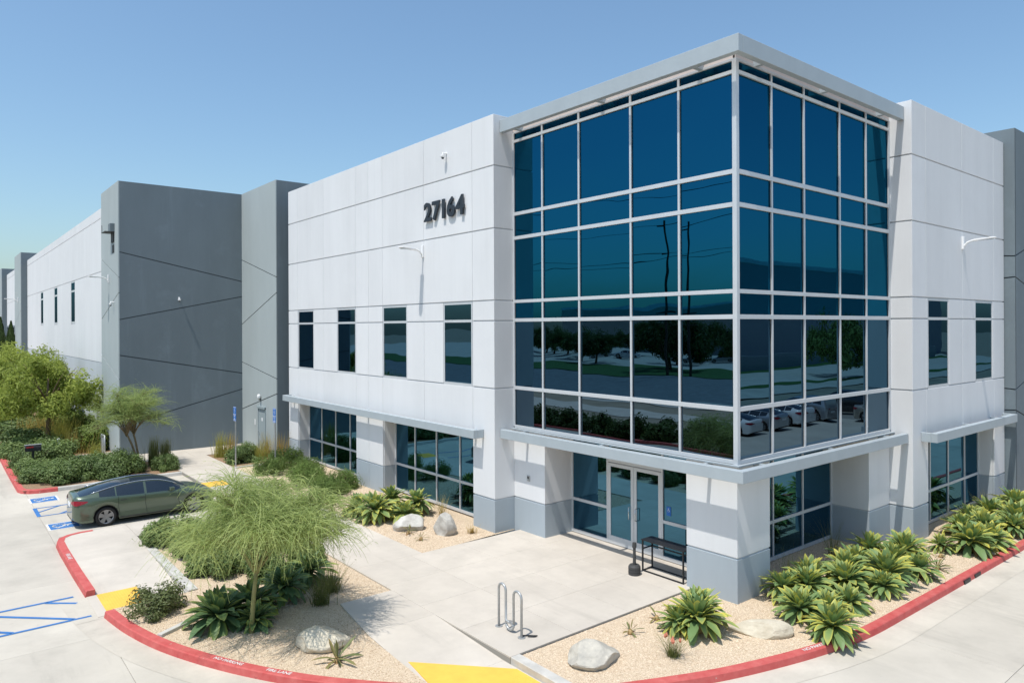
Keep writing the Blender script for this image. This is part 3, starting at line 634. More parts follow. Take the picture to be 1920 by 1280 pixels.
# ------------------------------------------------------------------ grey warehouse on the left
WH = empty('warehouse_building', (0, 0, 0), label='grey and white warehouse with diagonal wall joints behind the green car', cat='building')
ZG = 14.45
def poly_panel(parent, name, axis, c, th, pts, m):
    """panel with outline pts (u, z) on the plane axis = c, thickness th behind it"""
    mb = MB(); n = len(pts)
    P = (lambda u, z, d: (c + d, u, z)) if axis == 'x' else (lambda u, z, d: (u, c + d, z))
    v = [P(u, z, 0) for u, z in pts] + [P(u, z, th) for u, z in pts]
    mb.add(v, [tuple(range(n)), tuple(range(2 * n - 1, n - 1, -1))] + [(i, n + i, n + (i + 1) % n, (i + 1) % n) for i in range(n)])
    me = mb.mesh(); bm = bmesh.new(); bm.from_mesh(me); bmesh.ops.recalc_face_normals(bm, faces=bm.faces); bm.to_mesh(me); bm.free()
    return put(name, me, M[m], parent)
def zigzag(parent, axis, c, u0, u1, lines, ztop, m='grey', th=0.05, gap=0.024, z0=-0.25):
    ed = [(z0, z0)] + sorted(lines) + [(ztop, ztop)]
    for i, (a, b) in enumerate(zip(ed[:-1], ed[1:])):
        g0 = gap if i else 0; g1 = gap if i < len(ed) - 2 else 0
        poly_panel(parent, 'wall_panel', axis, c, th, [(u0, a[0] + g0), (u1, a[1] + g0), (u1, b[1] - g1), (u0, b[0] - g1)], m)
box('core_wall', WH, M['grey_joint'], -7.42, 4, 32.13, 36.9, -0.3, ZG - .02); box('core_wall', WH, M['grey_joint'], -1.03, 4, 26.85, 32.13, -0.3, ZG - .02)
zigzag(WH, 'y', 32.1, -7.40, -1.06, [(1.57, 3.16), (5.29, 4.08), (7.17, 8.52), (10.72, 9.39)], ZG)
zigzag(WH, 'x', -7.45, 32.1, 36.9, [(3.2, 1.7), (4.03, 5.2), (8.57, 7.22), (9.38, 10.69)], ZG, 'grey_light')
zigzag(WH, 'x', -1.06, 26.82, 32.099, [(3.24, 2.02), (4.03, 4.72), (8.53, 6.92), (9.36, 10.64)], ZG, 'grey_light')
zigzag(WH, 'y', 26.82, -1.0, 4, [], ZG)
# long white wall with slit windows
XW = -7.38
box('core_wall', WH, M['reveal'], XW + .04, 4, 36.9, 78, -0.3, 13.65)
SW = [(47.1, 48.9), (55.8, 57.6), (64.8, 66.6)]
cols = [36.905, 43.5, 52.3, 61.2, 70, 78]
for a, b in zip(cols[:-1], cols[1:]):
    def pw(y0, y1, z0, z1, m): box('wall_panel', WH, M[m], XW, XW + .06, y0 + .006, y1 - .006, z0 + .02, z1 - .02)
    pw(a, b, 13.12, 13.72, 'white'); pw(a, b, 10.02, 13.12, 'white'); pw(a, b, -0.2, 4.72, 'lower')
    ws = [w for w in SW if a < w[0] < b]
    if not ws: pw(a, b, 4.72, 10.02, 'white')
    for w in ws:
        pw(a, w[0], 4.72, 10.02, 'white'); pw(w[1], b, 4.72, 10.02, 'white'); pw(w[0], w[1], 4.72, 7.05, 'white')
        e = empty('window', (0, 0, 0)); e.parent = WH
        for bb in ((w[0], w[0] + .12, 7.07, 10.0), (w[1] - .12, w[1], 7.07, 10.0), (w[0] + .12, w[1] - .12, 7.07, 7.2), (w[0] + .12, w[1] - .12, 9.25, 9.38), (w[0] + .12, w[1] - .12, 9.9, 10.0)): box('window_frame', e, M['alu'], XW + .005, XW + .035, *bb)
        paneA(e, XW + .026, w[0] + .11, w[1] - .11, 7.18, 9.27, 'window'); paneA(e, XW + .026, w[0] + .11, w[1] - .11, 9.36, 9.92, 'window')
# next bays further down the drive
for y0, y1, zt in ((78, 84.6, 14.5), (103, 109, 14.5)):
    box('core_wall', WH, M['grey_joint'], -7.9, 4, y0 + .05, y1, -.3, zt - .02)
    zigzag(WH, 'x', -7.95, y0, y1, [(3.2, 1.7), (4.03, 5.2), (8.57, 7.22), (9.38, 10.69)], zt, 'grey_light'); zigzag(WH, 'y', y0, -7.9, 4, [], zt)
for y0, y1 in ((84.6, 103), (109, 150)):
    box('core_wall', WH, M['reveal'], XW + .04, 4, y0, y1, -.3, 13.6)
    for z0, z1, m in ((-.2, 4.7, 'lower'), (4.7, 10, 'white'), (10, 13.1, 'white'), (13.1, 13.7, 'white')): box('wall_panel', WH, M[m], XW, XW + .06, y0, y1, z0 + .02, z1 - .02)
for i in range(5):
    box('pilaster', WH, M['grey'], XW - .22, XW, 85.6 + i * 3.6, 86.1 + i * 3.6, -.1, 6.9)
box('pilaster_cap', WH, M['grey'], XW - .24, XW - .02, 85.6, 100.5, 6.9, 7.1)
# door in the light grey face
d = empty('door', (0, 0, 0)); d.parent = WH
box('door_leaf', d, M['doorgrey'], -1.075, -1.062, 28.42, 29.44, 0.02, 2.30); box('door_frame', d, M['doorgrey'], -1.10, -1.062, 29.44, 29.50, 0.02, 2.36); box('door_frame', d, M['doorgrey'], -1.10, -1.062, 28.36, 28.42, 0.02, 2.36)
box('door_hood', d, M['doorgrey'], -1.16, -1.062, 28.36, 29.50, 2.30, 2.42); box('door_sign', d, M['signwhite'], -1.08, -1.0755, 28.8, 28.98, 1.62, 1.80)
put('door_handle', MB().tube([(-1.075, 29.34, 1.0), (-1.14, 29.34, 1.0), (-1.14, 29.2, 1.0)], .02, 6).mesh(), M['chrome'], d)
box('wall_sign', WH, M['signwhite'], -1.07, -1.061, 29.95, 30.08, 1.30, 1.62)
# right grey block
WR = empty('warehouse_wing', (0, 0, 0), label='grey warehouse wall rising behind the right end of the office', cat='building')
box('core_wall', WR, M['grey_joint'], 16.80, 40, -1.0, 6, -.3, 14.1)
zigzag(WR, 'x', 16.76, -1.05, 6, [(3.46, 3.0), (4.24, 4.8), (8.51, 8), (9.3, 9.9)], 14.15)
zigzag(WR, 'y', -1.05, 16.77, 24, [(3.46, 1.5), (4.24, 6.0), (8.51, 6.9), (9.3, 11.3)], 14.15); zigzag(WR, 'y', -1.05, 24.02, 40, [], 14.15)

# ------------------------------------------------------------------ wall lamps, cameras, small fittings
def lamp_mesh():
    arm = MB(); arm.box(-.07, 0, -.06, .06, -.12, .32); arm.tube([(-.06, 0, -.02), (-.16, 0, .10), (-.30, 0, .15), (-.42, 0, .16)], .035, 8)
    head = MB(); pts = [(-.38, -.12), (-.95, -.13), (-1.02, -.07), (-1.02, .07), (-.95, .13), (-.38, .12)]
    head.prism(pts, [.13, .17, .18, .18, .17, .13], [.19, .22, .215, .215, .22, .19])
    lens = MB(); lens.box(-.93, -.5, -.09, .09, .135, .158)
    return arm.mesh('lamp_arm', .008), head.mesh('lamp_head', .01), lens.mesh('lamp_lens')
LA, LH, LL = lamp_mesh()
def wall_lamp(loc, rz, label, sc=1.0):
    e = empty('wall_lamp', loc, rz, label=label, cat='wall lamp', group='white area lamps on the walls'); e.scale = (sc,) * 3
    put('arm', LA, M['lampwhite'], e); put('lamp_head', LH, M['lampwhite'], e); put('lens', LL, M['headlight'], e)
wall_lamp((XA, 12.78, 9.42), 0, 'white lamp on a bent arm below the street number')
wall_lamp((12.48, YB, 9.42), R(90), 'white lamp on the right office wall above the narrow windows')
wall_lamp((-7.45, 34.6, 9.35), 0, 'white lamp on the light side of the grey tower', 1.0)
wall_lamp((-7.95, 80.5, 9.6), 0, 'far white lamp on the distant grey pier', 1.2)
def camera_fix(loc, rz, label):
    e = empty('security_camera', loc, rz, label=label, cat='security camera', group='dome cameras on the walls')
    put('bracket', MB().tube([(0, 0, .02), (-.16, 0, .02), (-.16, 0, -.06)], .035, 8).mesh(), M['lampwhite'], e)
    mb = MB(); mb.tube([(-.16, 0, -.04), (-.16, 0, -.10), (-.16, 0, -.14)], [.08, .08, .06], 12); put('housing', mb.mesh(smooth=False), M['lampwhite'], e)
    put('dome', MB().tube([(-.16, 0, -.14), (-.16, 0, -.18), (-.16, 0, -.20)], [.058, .045, .015], 12).mesh(smooth=True), M['carglass'], e)
camera_fix((XA, 11.21, 12.85), 0, 'white dome camera high above the street number')
camera_fix((-4.5, 32.1, 8.35), R(90), 'white dome camera on the dark grey wall')
camera_fix((-7.45, 33.3, 8.1), 0, 'white dome camera beside the corner of the grey tower')
e = empty('door_lamp', (-1.06, 29.1, 2.95), label='small white globe lamp above the grey door', cat='wall lamp')
put('globe', MB().tube([(-.12, 0, -.14), (-.12, 0, -.08), (-.12, 0, .06), (-.12, 0, .12)], [.05, .09, .09, .05], 12).mesh(smooth=True), M['lampwhite'], e); put('bracket', MB().box(-.12, 0, -.03, .03, -.2, -.13).mesh(), M['dark'], e)
e = empty('wall_equipment', (-7.45, 33.5, 11.85), label='grey box and tray fixed high on the grey tower', cat='equipment box')
e.scale = (.62, .62, .62); put('housing', MB().box(-.35, -.0, -.75, .1, .05, .75).mesh(bevel=.01), M['grey'], e); put('tray', MB().box(-.75, 0, -.75, .9, .0, .045).mesh(), M['dark'], e)
put('post', MB().box(-.72, -.68, .84, .88, .045, .7).mesh(), M['dark'], e)
for y in (-.6, -.1): put('panel', MB().box(-.12, -.02, y, y + .32, -.85, -.02).mesh(), M['dark'], e)
for y in (-.6, -.1): put('panel', MB().box(-.03, -.0, y, y + .32, -1.75, -1.05).mesh(), M['dark'], e)
e = empty('standpipe', (-8.0, 33.6, 0), label='grey pipe frame standing against the grey tower base', cat='pipe')
put('pipe', MB().tube([(0, 0, 0), (0, 0, 1.05), (0, -.75, 1.05), (0, -.75, 0)], .045, 8).mesh(smooth=True), M['steel'], e); put('valve', MB().tube([(0, -.36, 0), (0, -.36, .9)], .07, 8).mesh(), M['steel'], e)
for k, (y, z) in enumerate(((51.5, 3.6), (62, 3.9))):
    e = empty('alarm_bell', (XW, y, z), label=('red alarm bell on the long white wall nearer the tower', 'red alarm bell on the long white wall farther from the tower')[k], cat='alarm bell', group='alarm bells on the white wall')
    put('bell', MB().tube([(0, 0, 0), (-.1, 0, 0), (-.16, 0, 0)], [.28, .28, .14], 12).mesh(), M['redpipe'], e)

# ------------------------------------------------------------------ street furniture
e = empty('bike_rack', (-5.25, 2.23, 0), label='grey steel wave bike rack on the front plaza', cat='bike rack')
pts = [(0, .48, 0), (0, .48, .80)] + [(0, .355 + .125 * math.cos(R(a)), .85 + .135 * math.sin(R(a))) for a in range(0, 181, 20)] + [(0, .23, .80), (0, .23, .22)] + [(0, 0.095 - .135 * math.cos(R(a)), .18 - .13 * math.sin(R(a))) for a in range(0, 181, 20)]
pts += [(0, -.04, .22), (0, -.04, .80)] + [(0, -.175 + .135 * math.cos(R(a)), .82 + .135 * math.sin(R(a))) for a in range(0, 181, 20)] + [(0, -.31, .8), (0, -.31, 0)]
pts = [(p[0], p[1] - .05, p[2]) for p in pts]
put('tube', MB().tube(pts, .028, 10).mesh(smooth=True), M['steel'], e)
for y in (.43, -.36): put('foot_plate', MB().tube([(0, y, 0), (0, y, .012)], .085, 14).mesh(), M['steel'], e)
put('bike_lock', MB().tube([(0, 0, .03), (.12, -.05, .02), (.22, -.16, .02), (.25, -.22, .03), (.2, -.2, .02), (.08, -.1, .03)], .014, 6).mesh(smooth=True), M['black'], loc=(-5.22, 1.9, 0), label='black bike lock lying at the foot of the bike rack', cat='bike lock')
e = empty('ash_receptacle', (-0.38, 2.93, 0), label='dark grey cigarette receptacle with a tall neck beside the black table', cat='ash receptacle')
put('base', MB().tube([(0, 0, 0), (0, 0, .02), (0, 0, .22), (0, 0, .27)], [.15, .165, .165, .13], 18).mesh(), M['dark'], e)
for z in (.08, .15): put('band', MB().tube([(0, 0, z), (0, 0, z + .012)], .168, 18).mesh(), M['black'], e)
put('neck', MB().tube([(0, 0, .27), (0, 0, .70), (0, 0, .74), (0, 0, .86)], [.045, .038, .06, .055], 12).mesh(), M['dark'], e)
e = empty('console_table', (0, 0, 0), label='black metal console table against the corner pier', cat='table')
for x in (0.02, .42):
    for y in (1.62, 2.98): box('leg', e, M['black'], x - .018, x + .018, y - .018, y + .018, 0, .84)
    box('base_rail', e, M['black'], x - .018, x + .018, 1.64, 2.96, 0.005, .035)
box('side_rail', e, M['black'], .04, .40, 2.962, 2.998, .005, .035); box('side_rail', e, M['black'], .04, .40, 2.962, 2.998, .60, .63); box('back_rail', e, M['black'], .402, .438, 1.64, 2.96, .60, .63)
for i in range(6): box('slat', e, M['black'], -.01 + i * .078, .058 + i * .078, 1.58, 3.02, .842, .868)
def parking_sign(x, y, label):
    e = empty('parking_sign', (x, y, 0), label=label, cat='sign', group='blue accessible parking signs')
    put('post', MB().box(-.025, .025, -.025, .025, -.1, 2.9).mesh(), M['steel'], e)
    p = put('sign_panel', MB().box(-.045, -.027, -.17, .17, 2.22, 2.90).mesh(bevel=.004), M['signblue'], e)
    for b in ((-.16, .16, 2.235, 2.25), (-.16, .16, 2.87, 2.885)): put('border', MB().box(-.048, -.0455, *b).mesh(), M['signwhite'], p)
    o = put('pictogram', isa_mesh(.26), M['signwhite'], p); o.matrix_local = Matrix(((0, 0, -1, -.047), (-1, 0, 0, 0), (0, 1, 0, 2.73), (0, 0, 0, 1)))
    for s, z, h in (('PARKING', 2.53, .075), ('ONLY', 2.455, .07), ('VAN', 2.37, .055), ('ACCESSIBLE', 2.30, .05)):
        me = text_mesh(s, h, 0, .002).copy(); me.materials.clear(); me.materials.append(M['signwhite'])
        o = put('lettering', me, None, p); o.matrix_local = Matrix(((0, 0, -1, -.0475), (-1, 0, 0, 0), (0, 1, 0, z), (0, 0, 0, 1)))
parking_sign(-3.70, 25.2, 'blue accessible parking sign on a post in front of the dark grey wall')
parking_sign(-2.48, 23.3, 'blue accessible parking sign in the planting near the white wall')
e = empty('mailbox', (-11.35, 30.6, 0), label='black mailbox with a red flag among the shrubs', cat='mailbox')
put('post', MB().box(-.05, .05, -.05, .05, -.1, .95).mesh(), M['black'], e)
mb = MB(); mb.tube([(-.32, 0, 1.08), (.32, 0, 1.08)], .15, 16); mb.box(-.32, .32, -.15, .15, .93, 1.08); put('box', mb.mesh(), M['black'], e)
put('flag', MB().box(-.28, .0, -.162, -.152, 1.10, 1.16).mesh(), M['redpipe'], e); put('lid_top', MB().box(-.34, .34, -.12, .12, 1.215, 1.235).mesh(), M['steel'], e)
e = empty('marker_post', (-9.7, 34.6, 0), label='short white marker post leaning in the mulch', cat='post'); e.rotation_euler = (R(14), R(-12), 0)
put('post', MB().tube([(0, 0, -.1), (0, 0, .95)], .055, 10).mesh(), M['lampwhite'], e)

# ------------------------------------------------------------------ cars
def herm(pts):
    xs = [p[0] for p in pts]; ys = [p[1] for p in pts]; n = len(xs)
    m = []
    for i in range(n):
        if i == 0: m.append((ys[1] - ys[0]) / (xs[1] - xs[0]))
        elif i == n - 1: m.append((ys[-1] - ys[-2]) / (xs[-1] - xs[-2]))
        else:
            a = (ys[i] - ys[i - 1]) / (xs[i] - xs[i - 1]); b = (ys[i + 1] - ys[i]) / (xs[i + 1] - xs[i]); m.append(0 if a * b <= 0 else 2 * a * b / (a + b))
    def f(x):
        if x <= xs[0]: return ys[0]
        if x >= xs[-1]: return ys[-1]
        i = max(k for k in range(n - 1) if xs[k] <= x); h = xs[i + 1] - xs[i]; t = (x - xs[i]) / h
        return (2 * t ** 3 - 3 * t * t + 1) * ys[i] + (t ** 3 - 2 * t * t + t) * h * m[i] + (-2 * t ** 3 + 3 * t * t) * ys[i + 1] + (t ** 3 - t * t) * h * m[i + 1]
    return f
SPEC = {
 'sedan': dict(L=4.69, zc=[(0, .90), (.04, 1.06), (.10, 1.115), (.3, 1.15), (.9, 1.30), (1.5, 1.405), (2.15, 1.445), (2.6, 1.425), (3.0, 1.32), (3.5, 1.08), (3.75, .97), (4.2, .885), (4.5, .78), (4.69, .60)],
   zb=[(0, .86), (.12, 1.01), (.4, 1.05), (.9, 1.01), (2, .945), (3, .925), (3.7, .885), (4.2, .80), (4.5, .70), (4.69, .55)],
   yb=[(0, .54), (.03, .64), (.09, .73), (.2, .79), (.5, .85), (.8, .88), (1.5, .905), (2.5, .91), (3.4, .895), (3.9, .87), (4.3, .78), (4.55, .62), (4.69, .42)],
   ys=[(0, .58), (.03, .68), (.09, .77), (.2, .85), (.45, .905), (.8, .925), (2.3, .925), (3.6, .925), (4.1, .90), (4.4, .80), (4.6, .64), (4.69, .46)],
   zr=[(0, .89), (.05, 1.04), (.12, 1.085), (.35, 1.11), (.9, 1.225), (1.5, 1.325), (2.1, 1.37), (2.6, 1.35), (3.0, 1.25), (3.5, 1.03), (3.75, .93), (4.2, .845), (4.69, .57)],
   yr=[(0, .50), (.1, .66), (.3, .71), (.9, .66), (1.5, .60), (2.3, .585), (2.9, .62), (3.5, .70), (3.8, .74), (4.3, .62), (4.69, .38)], wx=(0.98, 3.86), wr=.335, win=(0.78, 3.42), glass=(.20, 3.66), roofglass=True),
 'suv': dict(L=4.9, zc=[(0, 1.0), (.03, 1.35), (.15, 1.72), (.4, 1.80), (1.5, 1.83), (2.6, 1.80), (3.0, 1.66), (3.5, 1.28), (3.7, 1.16), (4.4, 1.10), (4.7, 1.0), (4.9, .7)],
   zb=[(0, .96), (.1, 1.12), (2, 1.12), (3.5, 1.08), (4.4, 1.02), (4.9, .66)],
   yb=[(0, .80), (.1, .9), (1, .93), (3.5, .93), (4.4, .9), (4.75, .78), (4.9, .6)], ys=[(0, .82), (.1, .93), (1, .96), (3.9, .96), (4.6, .88), (4.9, .66)],
   zr=[(0, .99), (.05, 1.34), (.15, 1.66), (.4, 1.73), (2.6, 1.72), (3.0, 1.58), (3.5, 1.22), (3.7, 1.11), (4.4, 1.06), (4.9, .68)],
   yr=[(0, .78), (.15, .74), (1, .72), (2.6, .72), (3.2, .78), (3.7, .82), (4.4, .78), (4.9, .55)], wx=(0.95, 3.9), wr=.39, win=(0.35, 3.38), glass=(.08, 3.6), roofglass=False)}
_wheel = {}
def wheel_meshes(r_):
    if r_ in _wheel: return _wheel[r_]
    ty = MB(); n = 28; prof = [(.0, r_ * .66), (-.10, r_ * .70), (-.115, r_ * .86), (-.095, r_ * .97), (-.05, r_), (.05, r_), (.09, r_ * .97), (.1, r_ * .7)]
    for k in range(n):
        a = 2 * math.pi * k / n
        ty.v += [(q * math.cos(a), y, q * math.sin(a)) for y, q in prof]
    m_ = len(prof)
    for k in range(n):
        for j in range(m_ - 1): ty.f.append((k * m_ + j, k * m_ + j + 1, ((k + 1) % n) * m_ + j + 1, ((k + 1) % n) * m_ + j)); ty.mi.append(0)
    rim = MB(); ro = r_ * .70
    for k in range(5):
        a = 2 * math.pi * k / 5 + .3; da = .36
        def P(q, an, y): return (q * math.cos(an), y, q * math.sin(an))
        rim.add([P(.04, a - 1.2, -.075), P(.04, a + 1.2, -.075), P(ro * .97, a + da, -.095), P(ro, a, -.098), P(ro * .97, a - da, -.095), P(.04, a - 1.2, -.03), P(.04, a + 1.2, -.03), P(ro * .97, a + da, -.05), P(ro, a, -.05), P(ro * .97, a - da, -.05)],
                [(0, 1, 2, 3, 4), (0, 4, 9, 5), (1, 6, 7, 2)])
    rim.tube([(0, -.09, 0), (0, -.03, 0)], .07, 12)
    for k in range(28):
        a, b = 2 * math.pi * k / 28, 2 * math.pi * (k + 1) / 28
        rim.add([(q * math.cos(t), y, q * math.sin(t)) for t, q, y in ((a, ro * .9, -.085), (b, ro * .9, -.085), (b, ro, -.1), (a, ro, -.1))], [(0, 1, 2, 3)])
    hub = MB(); hub.tube([(0, -.02, 0), (0, .1, 0)], ro * .98, 24)
    _wheel[r_] = (ty.mesh('tyre', smooth=True), rim.mesh('rim'), hub.mesh('hub')); return _wheel[r_]
_carcache = {}
def car(kind, paint, loc, rz, label, group=None, name='parked_car'):
    S = SPEC[kind]; e = empty(name, loc, rz, label=label, cat='car', group=group)
    if kind not in _carcache:
        F_ = {k: herm(S[k]) for k in ('zc', 'zb', 'yb', 'ys', 'zr', 'yr')}; L_ = S['L']; r_ = S['wr']
        N = 118; xs = [0, .02, .05, .09] + [.09 + (L_ - .09 - .09) * i / N for i in range(1, N)] + [L_ - .09, L_ - .05, L_ - .02, L_]
        rows = []
        for x in xs:
            zl = .20 + .12 * max(0, (.25 - x) / .25) + .05 * max(0, (x - L_ + .3) / .3)
            arch = 0
            for w in S['wx']:
                dx = abs(x - w); ra = r_ + .045
                if dx < ra: arch = max(arch, r_ + math.sqrt(ra * ra - dx * dx))
            zl = max(zl, arch); zb = F_['zb'](x); ys = F_['ys'](x); yb = F_['yb'](x); zr = max(F_['zr'](x), zb + .01); yr = F_['yr'](x); zc = max(F_['zc'](x), zr + .005)
            zl = min(zl, zb - .12)
            zm = .60 if zl < .58 else zl + .03
            row = [(ys - .10, zl), (ys - .02, zl), (ys - .025, min(zl + .08, zm)), (ys - .012, (zl + zm) / 2 + .02), (ys, zm), (ys - .004, zm + (zb - zm) * .45), (yb + (ys - yb) * .55, zm + (zb - zm) * .82), (yb, zb)]
            for t in (.06, .5, .92, 1.0): row.append((yb + (yr - yb) * t ** 1.15, zb + (zr - zb) * t))
            row += [(yr * .86, zr + (zc - zr) * .35), (yr * .5, zr + (zc - zr) * .82), (0, zc)]
            rows.append(row)
        m_ = len(rows[0]); parts = {k: MB() for k in ('body', 'win', 'roof', 'shield', 'rear', 'under')}
        V = {}
        for sgn in (1, -1):
            for i in range(len(xs) - 1):
                xm = (xs[i] + xs[i + 1]) / 2
                for j in range(m_ - 1):
                    q = [(xs[i], sgn * rows[i][j][0], rows[i][j][1]), (xs[i + 1], sgn * rows[i + 1][j][0], rows[i + 1][j][1]), (xs[i + 1], sgn * rows[i + 1][j + 1][0], rows[i + 1][j + 1][1]), (xs[i], sgn * rows[i][j + 1][0], rows[i][j + 1][1])]
                    if sgn > 0: q = q[::-1]
                    k = 'body'
                    if j in (8, 9) and S['win'][0] < xm < S['win'][1]:
                        k = 'body' if (kind == 'sedan' and abs(xm - 1.30) < .02) or abs(xm - 2.22) < .045 or (kind == 'suv' and abs(xm - 1.15) < .05) else 'win'
                    if j >= 11 and S['glass'][0] < xm < S['glass'][1]:
                        if xm > (2.95 if kind == 'sedan' else 2.72): k = 'shield'
                        elif xm < (1.45 if kind == 'sedan' else .36): k = 'rear'
                        elif S['roofglass']: k = 'roof'
                    mb = parts[k]
                    ids = []
                    for p in q:
                        key = (k, round(p[0], 4), round(p[1], 4), round(p[2], 4))
                        if key not in V: V[key] = len(mb.v); mb.v.append(p)
                        ids.append(V[key])
                    if len(set(ids)) >= 3: mb.f.append(tuple(dict.fromkeys(ids))); mb.mi.append(0)
        for i, s_ in ((0, 1), (len(xs) - 1, -1)):
            pl = [(xs[i], -a, b) for a, b in rows[i]] + [(xs[i], a, b) for a, b in reversed(rows[i][:-1])]
            parts['body'].add(pl, [tuple(range(len(pl)))[::-1 if s_ > 0 else 1]])
        parts['under'].box(.15, L_ - .2, -.74, .74, .22, .62)
        _carcache[kind] = {k: v.mesh(k, smooth=(k != 'under')) for k, v in parts.items()}
    P = _carcache[kind]; L_ = S['L']
    def part(nm, me, m):
        me = me.copy(); me.materials.clear(); me.materials.append(m); return put(nm, me, None, e)
    part('body', P['body'], M[paint]); part('side_windows', P['win'], M['carglass']); part('windscreen', P['shield'], M['carglass']); part('rear_window', P['rear'], M['carglass'])
    if S['roofglass']: part('roof_panel', P['roof'], M['carglass'])
    part('underbody', P['under'], M['tyre'])
    ty, rim, hub = wheel_meshes(S['wr'])
    for w in S['wx']:
        for s_ in (-1, 1):
            t = put('wheel', ty, M['tyre'], e, loc=(w, s_ * .80, S['wr'])); t.scale = (1, -s_, 1) if s_ > 0 else (1, 1, 1)
            put('rim', rim, M['rim'], t); put('hub_disc', hub, M['tyre'], t)
    zt = .86 if kind == 'sedan' else 1.0
    for s_ in (-1, 1):
        y = s_ * .70
        tl = [(-.016, .40, .02, .05), (-.016, .56, .0, .07), (.035, .725, -.045, .115), (.11, .815, -.05, .12), (.22, .872, -.02, .11), (.32, .898, .01, .10), (.42, .915, .05, .085)]
        put('taillight', MB().add([(x, s_ * y_, zt + a) for x, y_, a, b_ in tl] + [(x + .004, s_ * (y_ - .006), zt + b_) for x, y_, a, b_ in tl], [(q, q + 1, q + 8, q + 7) for q in range(6)]).mesh(), M['taillight'], e)
        put('headlight', MB().add([(L_ - .42, s_ * .80, .74), (L_ - .12, s_ * .62, .66), (L_ - .07, s_ * .60, .60), (L_ - .3, s_ * .83, .66)], [(0, 1, 2, 3)]).mesh(), M['headlight'], e)
        for x in (2.02, 1.42 if kind == 'sedan' else 1.4): put('door_handle', MB().box(x, x + .2, s_ * .906, s_ * .922, .835, .86).mesh(), M['dark'], e)
        put('door_mirror', MB().box(3.0, 3.16, s_ * .90, s_ * 1.06, .96, 1.08).mesh(bevel=.02), M[paint], e)
    put('licence_plate', MB().box(-.012, .004, -.26, .26, .70, .83).mesh(), M['signwhite'], e)
    put('rear_valance', MB().box(.01, .2, -.62, .62, .24, .36).mesh(bevel=.02), M['tyre'], e)
    if kind == 'sedan':
        F_ = {k: herm(S[k]) for k in ('zb', 'yb', 'ys', 'zr', 'yr')}
        for s_ in (-1, 1):
            for x in (1.36, 2.22, 3.32):
                zb = F_['zb'](x); ys = F_['ys'](x); yb = F_['yb'](x)
                put('door_seam', MB().tube([(x + dx, s_ * y_, z_) for dx, y_, z_ in ((.05, ys - .024, .30), (.03, ys - .006, .45), (.0, ys + .0005, .60), (-.0, ys - .003, .60 + (zb - .6) * .45), (-.0, yb + (ys - yb) * .55, .60 + (zb - .6) * .82), (-.0, yb, zb))], .006, 5).mesh(), M['tyre'], e)
            put('sill_trim', MB().tube([(1.4, s_ * .905, .245), (2.3, s_ * .908, .235), (3.42, s_ * .905, .245)], .022, 6).mesh(smooth=True), M['tyre'], e)
            put('wheel_arch_liner', MB().tube([(.98 + .385 * math.cos(R(a)), s_ * .895, .335 + .385 * math.sin(R(a))) for a in range(-10, 191, 12)], .014, 5).mesh(smooth=True), M['tyre'], e)
        for s_ in (-1, 1):
            pts = [(x, s_ * (F_['yr'](x) + .012), F_['zr'](x) + .012) for x in [.55 + i * .12 for i in range(24)]]
            put('roof_trim', MB().tube(pts, .014, 6).mesh(smooth=True), M['chrome'], e)
    return e
car('sedan', 'paint_green', (-11.38, 19.05, ZS), 0, 'green fastback sedan parked in the accessible stall')

# ------------------------------------------------------------------ rocks
def rock(name, loc, r3, rz, m, label, seed, cuts=9):
    rr = random.Random(seed); bm = bmesh.new(); bmesh.ops.create_icosphere(bm, subdivisions=4, radius=1)
    for c in range(cuts):
        n = Vector((rr.uniform(-1, 1), rr.uniform(-1, 1), rr.uniform(-.3, 1))).normalized(); d = rr.uniform(.58, .86)
        for v in bm.verts:
            k = v.co.dot(n) - d
            if k > 0: v.co -= n * k
    from mathutils import noise
    for v in bm.verts:
        v.co += v.co.normalized() * .055 * noise.noise(v.co * 2.2 + Vector((seed, 0, 0))) + v.co.normalized() * .025 * noise.noise(v.co * 6 + Vector((0, seed, 0)))
        v.co = Vector((v.co.x * r3[0], v.co.y * r3[1], v.co.z * r3[2]))
    me = bpy.data.meshes.new('rock'); bm.to_mesh(me); bm.free()
    o = put(name, me, M[m], label=label, cat='boulder', group='landscape boulders'); o.location = loc; o.rotation_euler = (0, 0, rz); return o
rock('boulder', (-4.75, 0.16, 0.10), (.62, .50, .27), R(-20), 'rock_grey', 'grey-tan pointed boulder near the bike rack', 3, 16)
rock('boulder', (-1.02, -1.22, 0.06), (.72, .36, .26), R(-48), 'rock_cream', 'flat cream boulder between two agave clumps', 11)
rock('boulder', (-8.68, 4.35, 0.10), (.56, .46, .25), R(-30), 'rock_cream', 'rounded pale boulder in the shade of the slender tree', 5, 5)
rock('boulder', (-2.75, 10.7, 0.12), (.55, .38, .36), R(-30), 'rock_white', 'low white boulder beside the wall agaves', 21)
rock('boulder', (-2.08, 9.5, 0.26), (.42, .38, .48), R(10), 'rock_white', 'upright white boulder near the entrance pier', 29)

